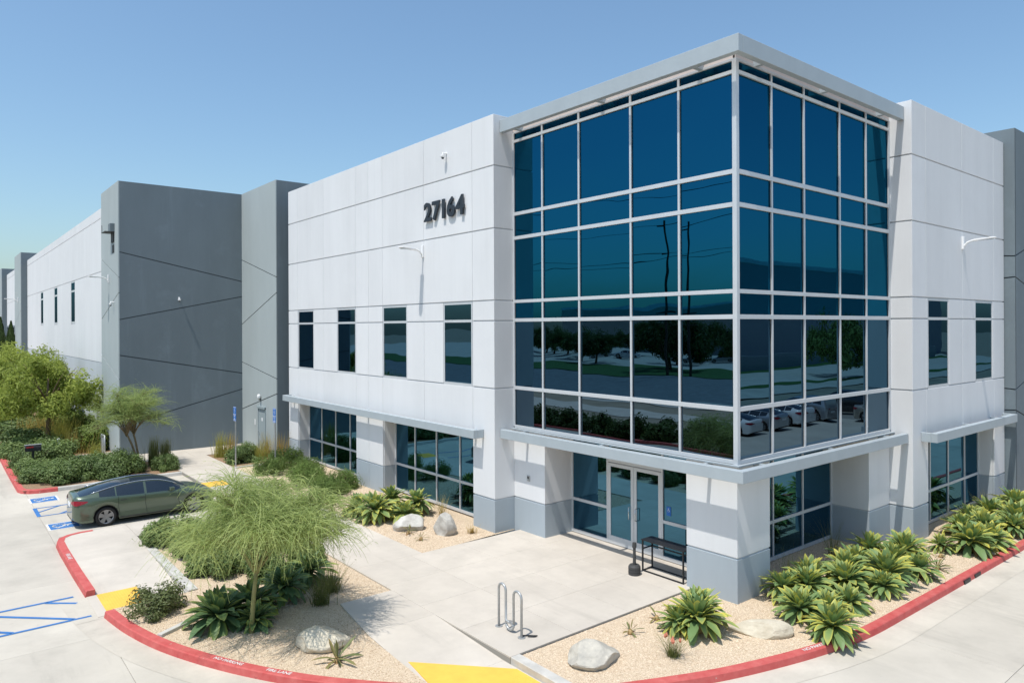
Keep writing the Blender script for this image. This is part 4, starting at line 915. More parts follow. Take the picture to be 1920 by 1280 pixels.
# ------------------------------------------------------------------ agaves and other rosettes: every leaf a part
def leaf_mesh(wid, bend, fold, seed, tipw=.55, n=7):
    mb = MB(); rr = random.Random(seed); tw = rr.uniform(-.12, .12)
    prof = [(0, .50), (.15, .52), (.35, .80), (.58, 1.0), (.78, .82), (.92, .36), (1.0, .02)]
    ang = 0; x = z = 0.0; prev = 0
    for i, (t, w) in enumerate(prof):
        if i:
            dl = t - prev; ang = bend * t; x += math.cos(ang) * dl; z += -math.sin(ang) * dl
        prev = t; hw = wid * w / 2; up = fold * hw
        for s_ in (-1, -.55, 0, .55, 1):
            yy = s_ * hw; lift = abs(s_) ** 1.4 * up + (.02 * math.sin(t * 9 + seed) * s_ * wid * 3 if abs(s_) > .9 else 0)
            mb.v.append((x + math.sin(ang) * lift, yy + tw * t * t * .3, z + math.cos(ang) * lift)); mb.edge.append(min(1, max(0, (abs(s_) - .5) / .5) * .75 + max(0, t - .72) * 2.2)); mb.tone.append(.35 + .4 * t)
    for i in range(len(prof) - 1):
        for k in range(4): mb.f.append((i * 5 + k, (i + 1) * 5 + k, (i + 1) * 5 + k + 1, i * 5 + k + 1)); mb.mi.append(0)
    return mb.mesh('leaf', smooth=True)
LV = {}
def leafset(key, m, wid, bends, fold):
    LV[key] = []
    for i, b in enumerate(bends):
        me = leaf_mesh(wid, b, fold, i * 3 + 1); me.materials.append(M[m]); LV[key].append(me)
leafset('agave', 'agave', .245, (.0, .35, .75, 1.15), .32); leafset('agave_dark', 'agave_dark', .27, (.0, .35, .75, 1.15), .32)
leafset('aloe', 'aloe', .15, (-.35, .1, .6, 1.1), .45); leafset('dry', 'dryleaf', .15, (.5, 1.0, 1.5, 1.9), .3)
def rosette(name, x, y, r_, key, label, cat, n=38, h=.18, tilt=(0, 0), group=None, dry=6, z=-.03, upright=0.0):
    e = empty(name, (x, y, z), rnd.uniform(0, 6.28), label=label, cat=cat, group=group); e.rotation_euler[0] = rnd.uniform(-.16, .16); e.rotation_euler[1] = rnd.uniform(-.16, .16)
    c = MB(); c.tube([(0, 0, 0), (0, 0, h * .9), (0, 0, h + .06)], [.07, .065, .03], 8); put('stem', c.mesh(smooth=True), M['dryleaf'], e)
    for i in range(n):
        t = (i + .5) / n; az = i * 2.39996 + rnd.uniform(-.15, .15); el = R(84 - 88 * t ** (0.85 + upright)) + rnd.uniform(-.14, .14)
        L_ = r_ * (.60 + .42 * min(1, t * 1.6)) * rnd.uniform(.74, 1.12) * (1 - .12 * max(0, t - .8))
        me = LV[key][min(3, int(t * 3.2 + rnd.uniform(0, .9)))]
        o = put('leaf', me, None, e, loc=(math.cos(az) * .03, math.sin(az) * .03, h + .06 * (1 - t)))
        o.rotation_euler = (Matrix.Rotation(az, 3, 'Z') @ Matrix.Rotation(-el, 3, 'Y') @ Matrix.Rotation(rnd.uniform(-.2, .2), 3, 'X')).to_euler()
        o.scale = (L_, L_ * rnd.uniform(.85, 1.1), L_)
    for i in range(dry):
        az = rnd.uniform(0, 6.28); L_ = r_ * rnd.uniform(.55, .8); o = put('dead_leaf', LV['dry'][rnd.randrange(3)], None, e, loc=(0, 0, h * .7))
        o.rotation_euler = (Matrix.Rotation(az, 3, 'Z') @ Matrix.Rotation(R(rnd.uniform(-5, 12)), 3, 'Y')).to_euler(); o.scale = (L_,) * 3
    return e
GA = 'agave rosettes in the gravel beds'
AG = [(-2.05, -0.40, .70, 'large agave rosette alone beside the cream boulder', 'agave', .22), (-1.60, -0.02, .56, 'smaller agave rosette tucked against the corner pier', 'agave', .2), (-2.35, -0.05, .46, 'agave rosette behind the large lone one', 'agave', .16),
 (-0.05, -2.40, .68, 'front agave rosette overhanging the red kerb lettering', 'agave', .22), (0.38, -1.42, .62, 'agave rosette left behind the one overhanging the kerb', 'agave', .22), (1.60, -0.85, .64, 'agave rosette at the left end of the right-hand clump below the corner window', 'agave', .25),
 (2.75, -1.35, .66, 'agave rosette in the middle of the right-hand clump', 'agave', .24), (1.75, -1.9, .46, 'small agave rosette with dry leaves at the clump front', 'agave', .12), (4.15, -1.75, .70, 'agave rosette at the right front of the right-hand clump', 'agave', .25), (4.30, -0.75, .60, 'agave rosette under the tall grass by the corner window', 'agave', .22),
 (5.75, -0.55, .66, 'agave rosette against the pier right of the corner window', 'agave', .26), (6.45, -1.25, .72, 'tall agave rosette before the broad right pier', 'agave', .28), (5.35, -1.35, .58, 'agave rosette between the clump middle and the right pier', 'agave', .22),
 (8.70, -2.15, .84, 'big blue-green agave rosette by the kerb end at right', 'agave', .24), (9.75, -2.35, .70, 'agave rosette just right of the big blue-green one', 'agave', .24), (8.2, -1.55, .42, 'small agave rosette behind the big blue-green one', 'agave', .12), (11.0, -1.75, .72, 'agave rosette half cut by the right picture edge', 'agave', .25), (12.6, -2.2, .75, 'agave rosette at the right edge above the kerb', 'agave', .25), (13.2, -1.2, .72, 'agave rosette below the right storefront end', 'agave', .25), (14.9, -1.5, .75, 'farthest agave rosette beside the grey wall', 'agave', .25), (12.0, -1.05, .55, 'agave rosette below the right canopy middle', 'agave', .2),
 (2.35, -0.55, .58, 'agave rosette hiding the sill of the corner window', 'agave', .24), (3.45, -0.95, .60, 'agave rosette behind the right front one of the right-hand clump', 'agave', .26), (3.35, -2.0, .50, 'agave rosette at the gravel edge before the clump middle', 'agave', .16), (0.95, -1.75, .52, 'agave rosette filling the gap behind the front one', 'agave', .16), (1.05, -0.55, .50, 'agave rosette nearest the right side of the corner pier', 'agave', .2), (5.3, -2.05, .52, 'agave rosette leaning to the kerb right of the clump', 'agave', .16), (7.3, -0.9, .5, 'agave rosette in the corner of the broad right pier', 'agave', .2), (10.4, -1.3, .55, 'agave rosette below the left end of the right canopy', 'agave', .2), (11.6, -2.4, .6, 'agave rosette hanging over the far kerb', 'agave', .2),
 (-3.10, 12.35, .80, 'large agave rosette leading the wall clump', 'agave', .30), (-2.35, 11.75, .62, 'low agave rosette beside the low white boulder', 'agave', .16), (-1.55, 12.1, .66, 'agave rosette at the right of the wall clump', 'agave', .28), (-2.1, 13.1, .66, 'agave rosette at the back of the wall clump', 'agave', .28), (-3.25, 13.5, .6, 'agave rosette at the left of the wall clump', 'agave', .2),
 (-10.15, 6.75, .72, 'dark green agave rosette left of the slender trunk', 'agave_dark', .24), (-9.25, 6.95, .66, 'dark green agave rosette just behind the slender trunk', 'agave_dark', .20), (-8.35, 7.35, .66, 'dark green agave rosette right of the slender trunk', 'agave_dark', .26), (-7.45, 8.05, .64, 'dark green agave rosette at the right of the middle bed', 'agave_dark', .30), (-9.45, 6.2, .5, 'small dark green agave rosette at the foot of the slender trunk', 'agave_dark', .10)]
for (x, y, r_, lab, key, h) in AG:
    rosette('agave', x, y, r_ * rnd.uniform(1.02, 1.22), key, lab, 'agave', n=int(52 + 44 * r_), h=h * rnd.uniform(.9, 1.5), group=GA, dry=rnd.randint(4, 12), upright=.3)
GS = 'small aloes in the gravel'
for (x, y, r_, lab, n_, dr) in [(-3.24, 0.55, .32, 'small thin aloe behind the grey boulder', 9, 6), (-2.2, 0.68, .34, 'upright little aloe with tan dry leaves near the pier', 5, 8), (-8.78, 3.45, .58, 'sprawling yellowing aloe in front of the shaded boulder', 15, 9), (-3.05, 10.25, .36, 'pale spiky aloe before the low white boulder', 11, 3), (-3.1, 9.4, .26, 'tiny green aloe at the gravel corner', 12, 1), (6.4, -2.1, .40, 'low spiky aloe beside the kerb left of the big blue-green agave', 16, 8), (7.6, -1.75, .34, 'half dead aloe lying by the big blue-green agave', 6, 10), (1.1, -2.15, .32, 'withered aloe between the clump and the kerb', 6, 10)]:
    rosette('aloe', x, y, r_, 'aloe', lab, 'aloe', n=n_, h=.04, dry=dr, group=GS, upright=-.1)

# ------------------------------------------------------------------ grasses, shrubs, trees
def grass_mesh(n, h, spread, w, seed, droop=.5, base=.06):
    rr = random.Random(seed); mb = MB()
    for i in range(n):
        a = rr.uniform(0, 6.28); L_ = h * rr.uniform(.55, 1.1); lean = spread * rr.random() ** .7; x0 = rr.gauss(0, base); y0 = rr.gauss(0, base)
        d = Vector((math.cos(a), math.sin(a), 0)); s_ = Vector((-d.y, d.x, 0)) * w; n0 = len(mb.v); tn = rr.random()
        for k in range(4):
            t = k / 3; p = Vector((x0, y0, 0)) + d * (lean * L_ * t + droop * lean * L_ * t * t) + Vector((0, 0, L_ * (t - droop * lean * t * t * .6)))
            ww = s_ * (1 - t * .92); mb.v += [tuple(p - ww), tuple(p + ww)]; mb.tone += [tn * .6 + t * .4] * 2
        for k in range(3): mb.f.append((n0 + 2 * k, n0 + 2 * k + 1, n0 + 2 * k + 3, n0 + 2 * k + 2)); mb.mi.append(0)
    return mb.mesh('blades')
def grass(x, y, h, m, label, n=90, spread=.5, w=.006, cat='grass', seed=1, name='grass_clump', base=.06, flowers=0):
    e = empty(name, (x, y, -.03), label=label, cat=cat, group='grass clumps in the beds')
    put('blades', grass_mesh(n, h, spread, w, seed, base=base), M[m], e)
    for i in range(flowers):
        a = rnd.uniform(0, 6.28); q = rnd.uniform(.05, .2); put('flower', MB().tube([(q * math.cos(a), q * math.sin(a), h * .55), (q * math.cos(a), q * math.sin(a), h * .62), (q * math.cos(a), q * math.sin(a), h * .7)], [.012, .03, .012], 6).mesh(), M['flower'], e)
    return e
grass(-3.4, -0.72, .62, 'grass', 'wispy grass tuft with pink flowers beside the large lone agave', 130, .8, .005, seed=3, flowers=7)
grass(2.4, 0.05, .95, 'grass', 'thin grass tuft rising under the corner window', 70, .6, .006, seed=4)
grass(5.2, 0.25, 1.15, 'grass', 'tall thin grass tuft in the corner window recess', 60, .6, .006, seed=5)
grass(10.9, -0.95, .8, 'grass', 'grass tuft in the strip below the right storefront', 80, .8, .006, seed=6)
grass(13.8, -1.0, .9, 'yellowgrass', 'yellowish grass tuft at the right end of the office', 80, .9, .008, seed=7)
grass(-1.0, 11.35, .8, 'straw', 'dry straw tuft beside the wall agaves', 80, .5, .006, seed=8)
grass(-1.42, 8.98, .35, 'straw', 'small brown tuft at the entrance pier', 70, .8, .007, seed=9)
grass(-7.75, 6.5, .75, 'grass', 'dark grass tuft at the tip of the middle bed', 200, .55, .007, seed=10, base=.1)
grass(-7.2, 7.1, .8, 'grass', 'second grass tuft right of the middle bed agaves', 180, .6, .008, seed=11, base=.1)
grass(-3.35, 28.6, 1.35, 'yellowgrass', 'tall yellow grass beside the near parking sign', 170, .22, .012, seed=12, base=.16)
grass(-2.75, 28.9, 1.2, 'straw', 'straw coloured grass behind the near parking sign', 120, .22, .012, seed=13, base=.14)
grass(-1.6, 27.0, 1.3, 'straw', 'straw grass in front of the grey door', 140, .25, .012, seed=14, base=.16)
grass(-2.2, 26.3, 1.0, 'yellowgrass', 'yellow grass between the two parking signs', 160, .3, .012, seed=15, base=.2)
grass(-1.35, 25.4, 1.5, 'straw', 'tall reddish straw grass at the white wall end', 120, .2, .012, seed=16, base=.16)
grass(-6.62, 28.25, 1.45, 'grass', 'narrow upright grass left of the walkway', 260, .12, .014, seed=17, base=.13)
grass(-6.02, 28.6, 1.25, 'grass', 'narrow upright grass nearest the walkway', 220, .12, .014, seed=18, base=.12)
grass(-8.85, 30.0, 1.2, 'yellowgrass', 'upright yellow-green grass before the pipe frame', 240, .12, .014, seed=19, base=.14)
grass(-9.3, 37.0, 2.0, 'yellowgrass', 'big yellow grass clump beside the brown tree trunk', 420, .32, .018, seed=20, base=.34)
grass(-8.9, 35.2, 1.3, 'straw', 'brown dry grass between the yellow clump and the hedge', 320, .4, .018, seed=21, base=.36)
grass(-10.1, 41.5, 1.8, 'straw', 'straw grass clump behind the brown tree trunk', 300, .35, .02, seed=22, base=.4)

def leaf_cloud(n, shape, size, seed, asp=.5, lumps=14, curl=.15, shell=.55, lr=(.24, .44), reach=.72):
    """leaf-sized faces through an uneven volume; shape = (rx, ry, rz) dome or callable"""
    rr = random.Random(seed); mb = MB(); rx, ry, rz = shape
    cs = []
    for i in range(lumps):
        a = rr.uniform(0, 6.28); q = math.sqrt(rr.random()) * reach; zz = rr.uniform(.12, reach)
        cs.append((Vector((q * math.cos(a), q * math.sin(a), zz * math.sqrt(max(.05, 1 - q * q)))), rr.uniform(*lr), rr.random()))
    for i in range(n):
        c, cr, ct = cs[rr.randrange(lumps)]
        v = Vector((rr.gauss(0, 1), rr.gauss(0, 1), rr.gauss(0, 1))).normalized(); q = cr * (shell + (1 - shell) * rr.random()) * rr.uniform(.85, 1.1)
        p = c + v * q
        if p.z < 0: p.z = -p.z * .3
        P = Vector((p.x * rx, p.y * ry, p.z * rz)); nrm = (v + Vector((rr.uniform(-.7, .7), rr.uniform(-.7, .7), rr.uniform(-.2, .9)))).normalized()
        t = nrm.orthogonal().normalized(); t.rotate(Matrix.Rotation(rr.uniform(0, 6.28), 3, nrm)); b = nrm.cross(t); s_ = size * rr.uniform(.6, 1.25); n0 = len(mb.v)
        mb.v += [tuple(P - t * s_), tuple(P + b * s_ * asp + nrm * s_ * curl), tuple(P + t * s_), tuple(P - b * s_ * asp + nrm * s_ * curl)]
        mb.tone += [min(1, max(0, .5 * ct + .5 * rr.random()))] * 4; mb.f += [(n0, n0 + 1, n0 + 2), (n0, n0 + 2, n0 + 3)]; mb.mi += [0, 0]
    return mb.mesh('foliage')
SHV = {}
def shrub(x, y, r3, m, label, var=0, n=3200, size=.045, asp=.55, cat='shrub', name='shrub', group='low shrubs in the planting beds', rz=None, z=-.02):
    key = (m, var, n, size)
    if key not in SHV:
        me = leaf_cloud(n, (1, 1, 1), size, 40 + var * 7, asp, lumps=26); me.materials.append(M[m]); SHV[key] = me
    e = empty(name, (x, y, z), rnd.uniform(0, 6.28) if rz is None else rz, label=label, cat=cat, group=group)
    o = put('foliage', SHV[key], None, e); o.scale = r3
    st_ = MB()
    for k in range(5):
        a = k * 1.257; st_.tube([(0, 0, -.02), (r3[0] * .3 * math.cos(a), r3[1] * .3 * math.sin(a), r3[2] * .35), (r3[0] * .5 * math.cos(a), r3[1] * .5 * math.sin(a), r3[2] * .65)], [.018, .012, .006], 5)
    put('stem', st_.mesh(), M['bark'], e); return e
S1 = dict(n=7000, size=.058, asp=.5)
for i, (x, y, rx, ry, h, lab) in enumerate([(-9.3, 26.9, 1.15, .9, .85, 'dark shrub at the right end of the left bed near the brown trunk'), (-10.55, 26.9, 1.05, .95, .80, 'dark shrub at the corner of the red kerb'), (-10.9, 28.5, 1.05, 1.1, .8, 'dark shrub behind the one at the red kerb corner'), (-9.5, 28.6, 1.1, 1.0, .8, 'dark shrub in the middle of the left bed'), (-8.1, 26.95, .9, .8, .95, 'taller olive shrub left of the thin brown trunk'), (-8.4, 28.4, .9, .9, .9, 'olive shrub near the warehouse walk'), (-11.1, 32.2, .95, 1.2, .95, 'dark shrub just behind the mailbox'), (-10.3, 33.4, 1.1, 1.2, .95, 'dark shrub at the foot of the brown tree'), (-11.0, 35.6, 1.1, 1.5, 1.0, 'dark shrub by the red kerb before the second tree'), (-11.1, 39.0, 1.1, 1.7, 1.1, 'dark shrub under the tree canopy by the kerb'), (-11.1, 43.0, 1.1, 1.9, 1.2, 'dark shrub far along the red kerb'), (-11.1, 47.0, 1.2, 2.0, 1.3, 'farthest dark shrub along the red kerb'), (-6.5, 26.75, .55, .6, .75, 'compact dark shrub at the walkway end of the left bed'), (-11.35, 27.6, .75, .9, .7, 'low dark shrub along the kerb in front of the mailbox'), (-11.35, 29.6, .75, 1.0, .75, 'low dark shrub beside the mailbox post')]):
    shrub(x, y, (rx * 1.18, ry * 1.15, h * 1.2), 'shrub', lab, i % 3, **S1)
for i, (x, y, rx, ry, h, lab) in enumerate([(-9.15, 14.2, 1.0, 1.15, .95, 'shrub at the far left corner of the middle bed'), (-8.95, 12.3, 1.0, 1.1, .95, 'shrub along the low kerb of the middle bed'), (-9.0, 10.4, .9, 1.0, .85, 'shrub behind the dark green agaves'), (-7.4, 13.6, 1.1, 1.2, .95, 'shrub in the back of the middle bed under the slender tree'), (-7.3, 11.4, 1.1, 1.2, .95, 'shrub in the middle of the bed under the slender tree'), (-6.75, 9.55, .65, .7, .85, 'olive shrub at the walkway edge of the middle bed'), (-8.0, 9.2, .8, .8, .7, 'low shrub behind the rightmost dark agave')]):
    shrub(x, y, (rx, ry, h), 'shrub', lab, i % 3, **S1)
shrub(-11.0, 8.45, (.70, .80, .72), 'shrub_red', 'reddish green shrub next to the yellow tactile panel', 1, n=4200, size=.048, asp=.6)
for i, (x, y, rx, ry, h, lab) in enumerate([(-3.0, 26.4, .85, .95, .95, 'dark green shrub at the near parking sign'), (-2.3, 27.6, .7, .7, .8, 'dark green shrub before the grey door')]):
    shrub(x, y, (rx, ry, h), 'shrub', lab, i % 3, **S1)
for i, (x, y, rx, ry, h, lab) in enumerate([(-1.9, 23.6, .95, 1.1, 1.15, 'bright willowy shrub by the second parking sign'), (-2.9, 22.6, .8, .9, .95, 'bright willowy shrub at the walkway before the white wall'), (-1.95, 21.0, .95, 1.0, 1.05, 'willowy shrub below the left storefront window'), (-2.6, 19.2, .95, 1.1, 1.0, 'willowy shrub in the middle of the wall bed'), (-1.9, 17.7, .9, 1.0, .95, 'willowy shrub in front of the white pier'), (-2.75, 16.7, .75, .85, .85, 'willowy shrub nearest the wall agaves')]):
    shrub(x, y, (rx, ry, h), 'willow', lab, i % 2, n=4200, size=.085, asp=.14)
# hedge along the white wall
HG = leaf_cloud(5200, (1, 1, 1), .07, 91, .55, lumps=24); HG.materials.append(M['hedge'])
for i, y in enumerate((35.6, 37.6, 39.6, 41.8, 44.2, 46.8, 49.6, 52.6)):
    e = empty('hedge_shrub', (-8.15, y, -.02), i * 1.3, label=['hedge shrub nearest the pipe frame', 'second hedge shrub from the pipe frame', 'third hedge shrub from the pipe frame', 'fourth hedge shrub from the pipe frame', 'fifth hedge shrub from the pipe frame', 'sixth hedge shrub from the pipe frame', 'seventh hedge shrub from the pipe frame', 'last hedge shrub along the white wall'][i], cat='hedge', group='clipped hedge along the white wall')
    o = put('foliage', HG, None, e); o.scale = (.95, 1.35, 1.55 + .1 * (i % 3)); put('stem', MB().tube([(0, 0, -.1), (0, 0, .8)], .04, 6).mesh(), M['bark'], e)

# slender palo verde trees: strands droop from fine branches
def palo(x, y, label, bark, h0, limbs, n_strand, seed, rise=1.0, slen=(.5, 1.0), spread=1.6, w=.0055, trunks=((0, 0),), droop=1.0, rot=0, tone0=0.0, gap=None, dome=.5):
    rr = random.Random(seed); e = empty('palo_verde_tree', (x, y, -.03), rot, label=label, cat='tree', group='fine-leaved palo verde trees')
    tr = MB(); br = MB(); nodes = []
    for (lx, ly) in trunks:
        tr.tube([(lx * .15, ly * .15, -.1), (lx * .3, ly * .3, h0 * .3), (lx * .65, ly * .65, h0 * .7), (lx, ly, h0)], [.062, .052, .046, .038], 9)
        for i in range(limbs):
            a = 6.283 * i / limbs + rr.uniform(-.3, .3); q = spread * math.sqrt(rr.uniform(.06, 1.0)); zt = h0 + rise * rr.uniform(.45, 1.0) * max(.06, 1.02 - (q / spread) ** 2) ** dome
            p0 = Vector((lx, ly, h0 * rr.uniform(.9, 1.0))); p3 = Vector((lx + q * math.cos(a), ly + q * math.sin(a), zt)); p1 = p0.lerp(p3, .35) + Vector((0, 0, .22 * rise)); p2 = p0.lerp(p3, .7) + Vector((rr.uniform(-.1, .1), rr.uniform(-.1, .1), .2 * rise))
            pl = smooth_line([p0, p1, p2, p3], 4); br.tube(pl, [.026 * (1 - k / len(pl)) + .005 for k in range(len(pl))], 6)
            for k in range(3, len(pl)):
                nodes.append((pl[k], (pl[k] - pl[k - 1]).normalized()))
                for s_ in range(2):
                    b = rr.uniform(0, 6.28); d = ((pl[k] - pl[k - 1]).normalized() * .6 + Vector((math.cos(b), math.sin(b), rr.uniform(-.1, .7)))).normalized(); Lb = rr.uniform(.25, .6) * spread * .55
                    q1 = pl[k] + d * Lb * .5 + Vector((0, 0, .05)); q2 = pl[k] + d * Lb
                    br.tube([pl[k], q1, q2], [.010, .006, .003], 4); nodes.append((q1, d)); nodes.append((q2, d)); nodes.append((q2, d))
    fo = MB()
    for i in range(n_strand):
        p, d = nodes[rr.randrange(len(nodes))]; b = rr.uniform(0, 6.28)
        if gap and gap(p): 
            if rr.random() < .78: continue
        v = (d * .5 + Vector((math.cos(b), math.sin(b), rr.uniform(-.1, .8)))).normalized(); L_ = rr.uniform(*slen); N = 6; pp = p + Vector((rr.gauss(0, .06), rr.gauss(0, .06), rr.gauss(0, .05))); st_ = L_ / N
        sd = v.cross(Vector((0, 0, 1))); sd = sd.normalized() if sd.length > .1 else Vector((1, 0, 0)); sd.rotate(Matrix.Rotation(rr.uniform(-1, 1), 3, v)); n0 = len(fo.v); tn = min(1, max(0, tone0 + rr.random()))
        for k in range(N + 1):
            ww = sd * w * (1.15 - k / N * .8); fo.v += [tuple(pp - ww), tuple(pp + ww)]; fo.tone += [tn] * 2
            if k < N:
                pp = pp + v * st_; v = (v + Vector((0, 0, -.30 * droop)) + Vector((rr.gauss(0, .06), rr.gauss(0, .06), rr.gauss(0, .04)))).normalized()
        for k in range(N): fo.f.append((n0 + 2 * k, n0 + 2 * k + 1, n0 + 2 * k + 3, n0 + 2 * k + 2)); fo.mi.append(0)
        if rr.random() < .8:      # short side needles
            for k in range(1, N):
                a0 = Vector(fo.v[n0 + 2 * k]); dd = Vector((rr.uniform(-1, 1), rr.uniform(-1, 1), rr.uniform(-.9, .3))).normalized() * rr.uniform(.06, .16); s2 = dd.orthogonal().normalized() * w * .8; m0 = len(fo.v)
                fo.v += [tuple(a0 - s2), tuple(a0 + s2), tuple(a0 + dd)]; fo.tone += [tn] * 3; fo.f.append((m0, m0 + 1, m0 + 2)); fo.mi.append(0)
    put('trunk', tr.mesh(smooth=True), M[bark], e); put('branches', br.mesh(smooth=True), M[bark], e); put('crown', fo.mesh('crown'), M['palo'], e); return e
palo(-9.65, 5.95, 'slender palo verde tree with a green trunk among the dark agaves', 'greenbark', 1.35, 18, 8200, 77, rise=1.9, slen=(.55, 1.3), spread=1.75, w=.0075, dome=.28, droop=.9, tone0=.12, trunks=((.16, .05),), gap=lambda p: mnoise.noise(p * 1.15 + Vector((3, 1, 5))) > .05)
palo(-7.25, 28.1, 'palo verde tree with two thin brown stems before the grey tower', 'brownbark', 1.7, 10, 3000, 78, rise=2.0, slen=(.45, 1.0), spread=1.5, w=.0075, tone0=.28, dome=.4, trunks=((-.25, .35), (-.6, .05)), droop=.45)

# broadleaf trees
def tree(x, y, h, r_, label, m='tree', bark='bark', seed=1, n=9000, size=.10, hz=.42, tr=.11, cat='tree', group='leafy trees along the drive', asp=.35, name='tree', parts=True, z=-.03, me=None):
    rr = random.Random(seed); e = empty(name, (x, y, z), rr.uniform(0, 6.28), label=label, cat=cat, group=group)
    zt = h * hz; t = MB(); t.tube([(0, 0, -.1), (rr.uniform(-.05, .05), 0, zt * .5), (rr.uniform(-.1, .1), rr.uniform(-.1, .1), zt), (0, 0, h * .72)], [tr, tr * .85, tr * .7, tr * .2], 10)
    put('trunk', t.mesh(smooth=True), M[bark], e); b = MB()
    for i in range(7):
        a = i * .9 + rr.uniform(-.2, .2); q = r_ * rr.uniform(.45, .75); z1 = zt + (h - zt) * rr.uniform(.25, .75)
        b.tube(smooth_line([(0, 0, zt * rr.uniform(.8, 1.1)), (q * .45 * math.cos(a), q * .45 * math.sin(a), (zt + z1) / 2 + .1), (q * math.cos(a), q * math.sin(a), z1)], 3), [tr * .45, tr * .4, tr * .33, tr * .26, tr * .2, tr * .13, tr * .06], 6)
    put('branches', b.mesh(smooth=True), M[bark], e)
    if me is None:
        me = leaf_cloud(n, (1, 1, 1), size / r_, seed * 13, asp, lumps=58, shell=.3, lr=(.12, .27), reach=.88); me.materials.append(M[m])
    o = put('crown', me, None, e, loc=(0, 0, zt * .82)); o.scale = (r_, r_, h - zt * .82); return e, me
tree(-10.0, 37.4, 5.5, 3.0, 'light green tree with a brown trunk behind the mailbox', seed=3, n=13000, size=.12, hz=.44, tr=.15)
tree(-10.3, 45.0, 5.7, 2.9, 'light green tree second along the drive', seed=4, n=15000, size=.12, hz=.42, tr=.14)
tree(-11.2, 52.5, 5.8, 2.9, 'light green tree third along the drive at the picture edge', seed=5, n=12000, size=.13, hz=.4, tr=.14)
tree(-11.3, 61, 6.0, 3.0, 'light green tree farthest along the drive', seed=6, n=9000, size=.14, hz=.4, tr=.14)
CY = leaf_cloud(5000, (1, 1, 1), .11, 55, .35, lumps=40); CY.materials.append(M['cypress'])
def cypress_mesh():
    rr = random.Random(9); mb = MB()
    for i in range(9000):
        t = rr.random() ** .8; q = (.95 - t ** 2.2) * .75 + .04; a = rr.uniform(0, 6.28); rad = q * (.7 + .3 * rr.random()) * (1 + .22 * math.sin(a * 3 + t * 14)); P = Vector((rad * math.cos(a), rad * math.sin(a), t * 7.2))
        nn = Vector((math.cos(a), math.sin(a), rr.uniform(.2, 1.4))).normalized(); tt = Vector((rr.uniform(-.4, .4), rr.uniform(-.4, .4), 1)).normalized(); bb = nn.cross(tt).normalized(); s_ = rr.uniform(.10, .22); n0 = len(mb.v)
        mb.v += [tuple(P - tt * s_), tuple(P + bb * s_ * .35), tuple(P + tt * s_), tuple(P - bb * s_ * .35)]; mb.tone += [rr.random()] * 4; mb.f.append((n0, n0 + 1, n0 + 2, n0 + 3)); mb.mi.append(0)
    return mb.mesh('crown')
CYM = cypress_mesh(); CYM.materials.append(M['cypress'])
for x, y, s_, lab in ((-8.3, 84.5, 1.02, 'right dark cypress before the distant grey pier'), (-8.5, 96, 1.10, 'middle dark cypress before the far white wall'), (-9.0, 114, 1.05, 'left dark cypress at the picture edge')):
    e = empty('cypress_tree', (x, y, -.05), x, label=lab, cat='tree', group='dark cypresses far along the wall'); o = put('crown', CYM, None, e, loc=(0, 0, .15)); o.scale = (s_ * 1.1, s_ * 1.1, s_)
    put('trunk', MB().tube([(0, 0, -.1), (0, 0, 2)], .1, 8).mesh(), M['bark'], e)

# ------------------------------------------------------------------ across the street: seen in the glass
def sheet(name, x0, x1, y0, y1, z, m):
    return put(name, MB().add([(x0, y0, z), (x1, y0, z), (x1, y1, z), (x0, y1, z)], [(0, 1, 2, 3)]).mesh(), M[m], kind='structure')
sheet('road', -60, -37, -250, 260, -0.27, 'asphalt'); sheet('pavement', -37, -35, -250, 260, -0.2, 'concrete'); sheet('verge', -35, -17.2, -250, 260, -0.24, 'earth')
sheet('pavement', -30.5, -26.5, -250, 260, -0.2, 'concrete'); sheet('lawn', -77, -60.2, -100, 260, -0.2, 'lawn'); sheet('car_park', -140, -77.2, -100, 260, -0.24, 'concrete')
kerb('red_kerb', [(-17.0, -29), (-17.0, 90)], M['red'], 0.2, side=1)
sheet('car_park', -16.9, 160, -140, -29.2, -0.2, 'street')
HG2 = leaf_cloud(3000, (1, 1, 1), .09, 93, .5, lumps=20); HG2.materials.append(M['darktree'])
for i in range(10):
    e = empty('hedge_shrub', (-18.6, 12 + i * 2.6, -.2), i, label=['first', 'second', 'third', 'fourth', 'fifth', 'sixth', 'seventh', 'eighth', 'ninth', 'tenth'][i] + ' dark hedge shrub from the glass corner, seen reflected in the bottom panes', cat='hedge', group='hedge reflected in the glass')
    o = put('foliage', HG2, None, e); o.scale = (1.1, 1.6, 1.5)
_, TM = tree(-70, 57.5, 9.6, 6.0, 'broad dark tree reflected in the glass near the corner', 'darktree', seed=31, n=9000, size=.30, hz=.25, tr=.35, group='trees reflected in the glass', name='reflected_tree', z=-.3)
RT = [(-79, 81, 7.4, 5.0, 'dark tree reflected left of the broad one'), (-86, 92, 7.2, 4.6, 'dark tree reflected in the middle panes'), (-92, 103, 7.5, 4.6, 'dark tree reflected behind the lawn'), (-88, 70, 8, 5, 'dark tree reflected beside the pole'), (-100, 116, 7.5, 5, 'dark tree reflected near the left mullion'), (-96, 62, 7.4, 4.6, 'dark tree reflected near the corner mullion'), (-110, 130, 8, 5.5, 'dark tree reflected at the far left'), (-105, 95, 8.5, 5.5, 'dark tree reflected before the far building'), (-104, 76, 8.5, 5.5, 'dark tree reflected in the fourth pane')]
for k, (x, y, h, r_, lab) in enumerate(RT): tree(x, y, h, r_, lab, 'darktree', seed=40 + k, hz=.25, tr=.25, group='trees reflected in the glass', name='reflected_tree', z=-.3, me=TM)
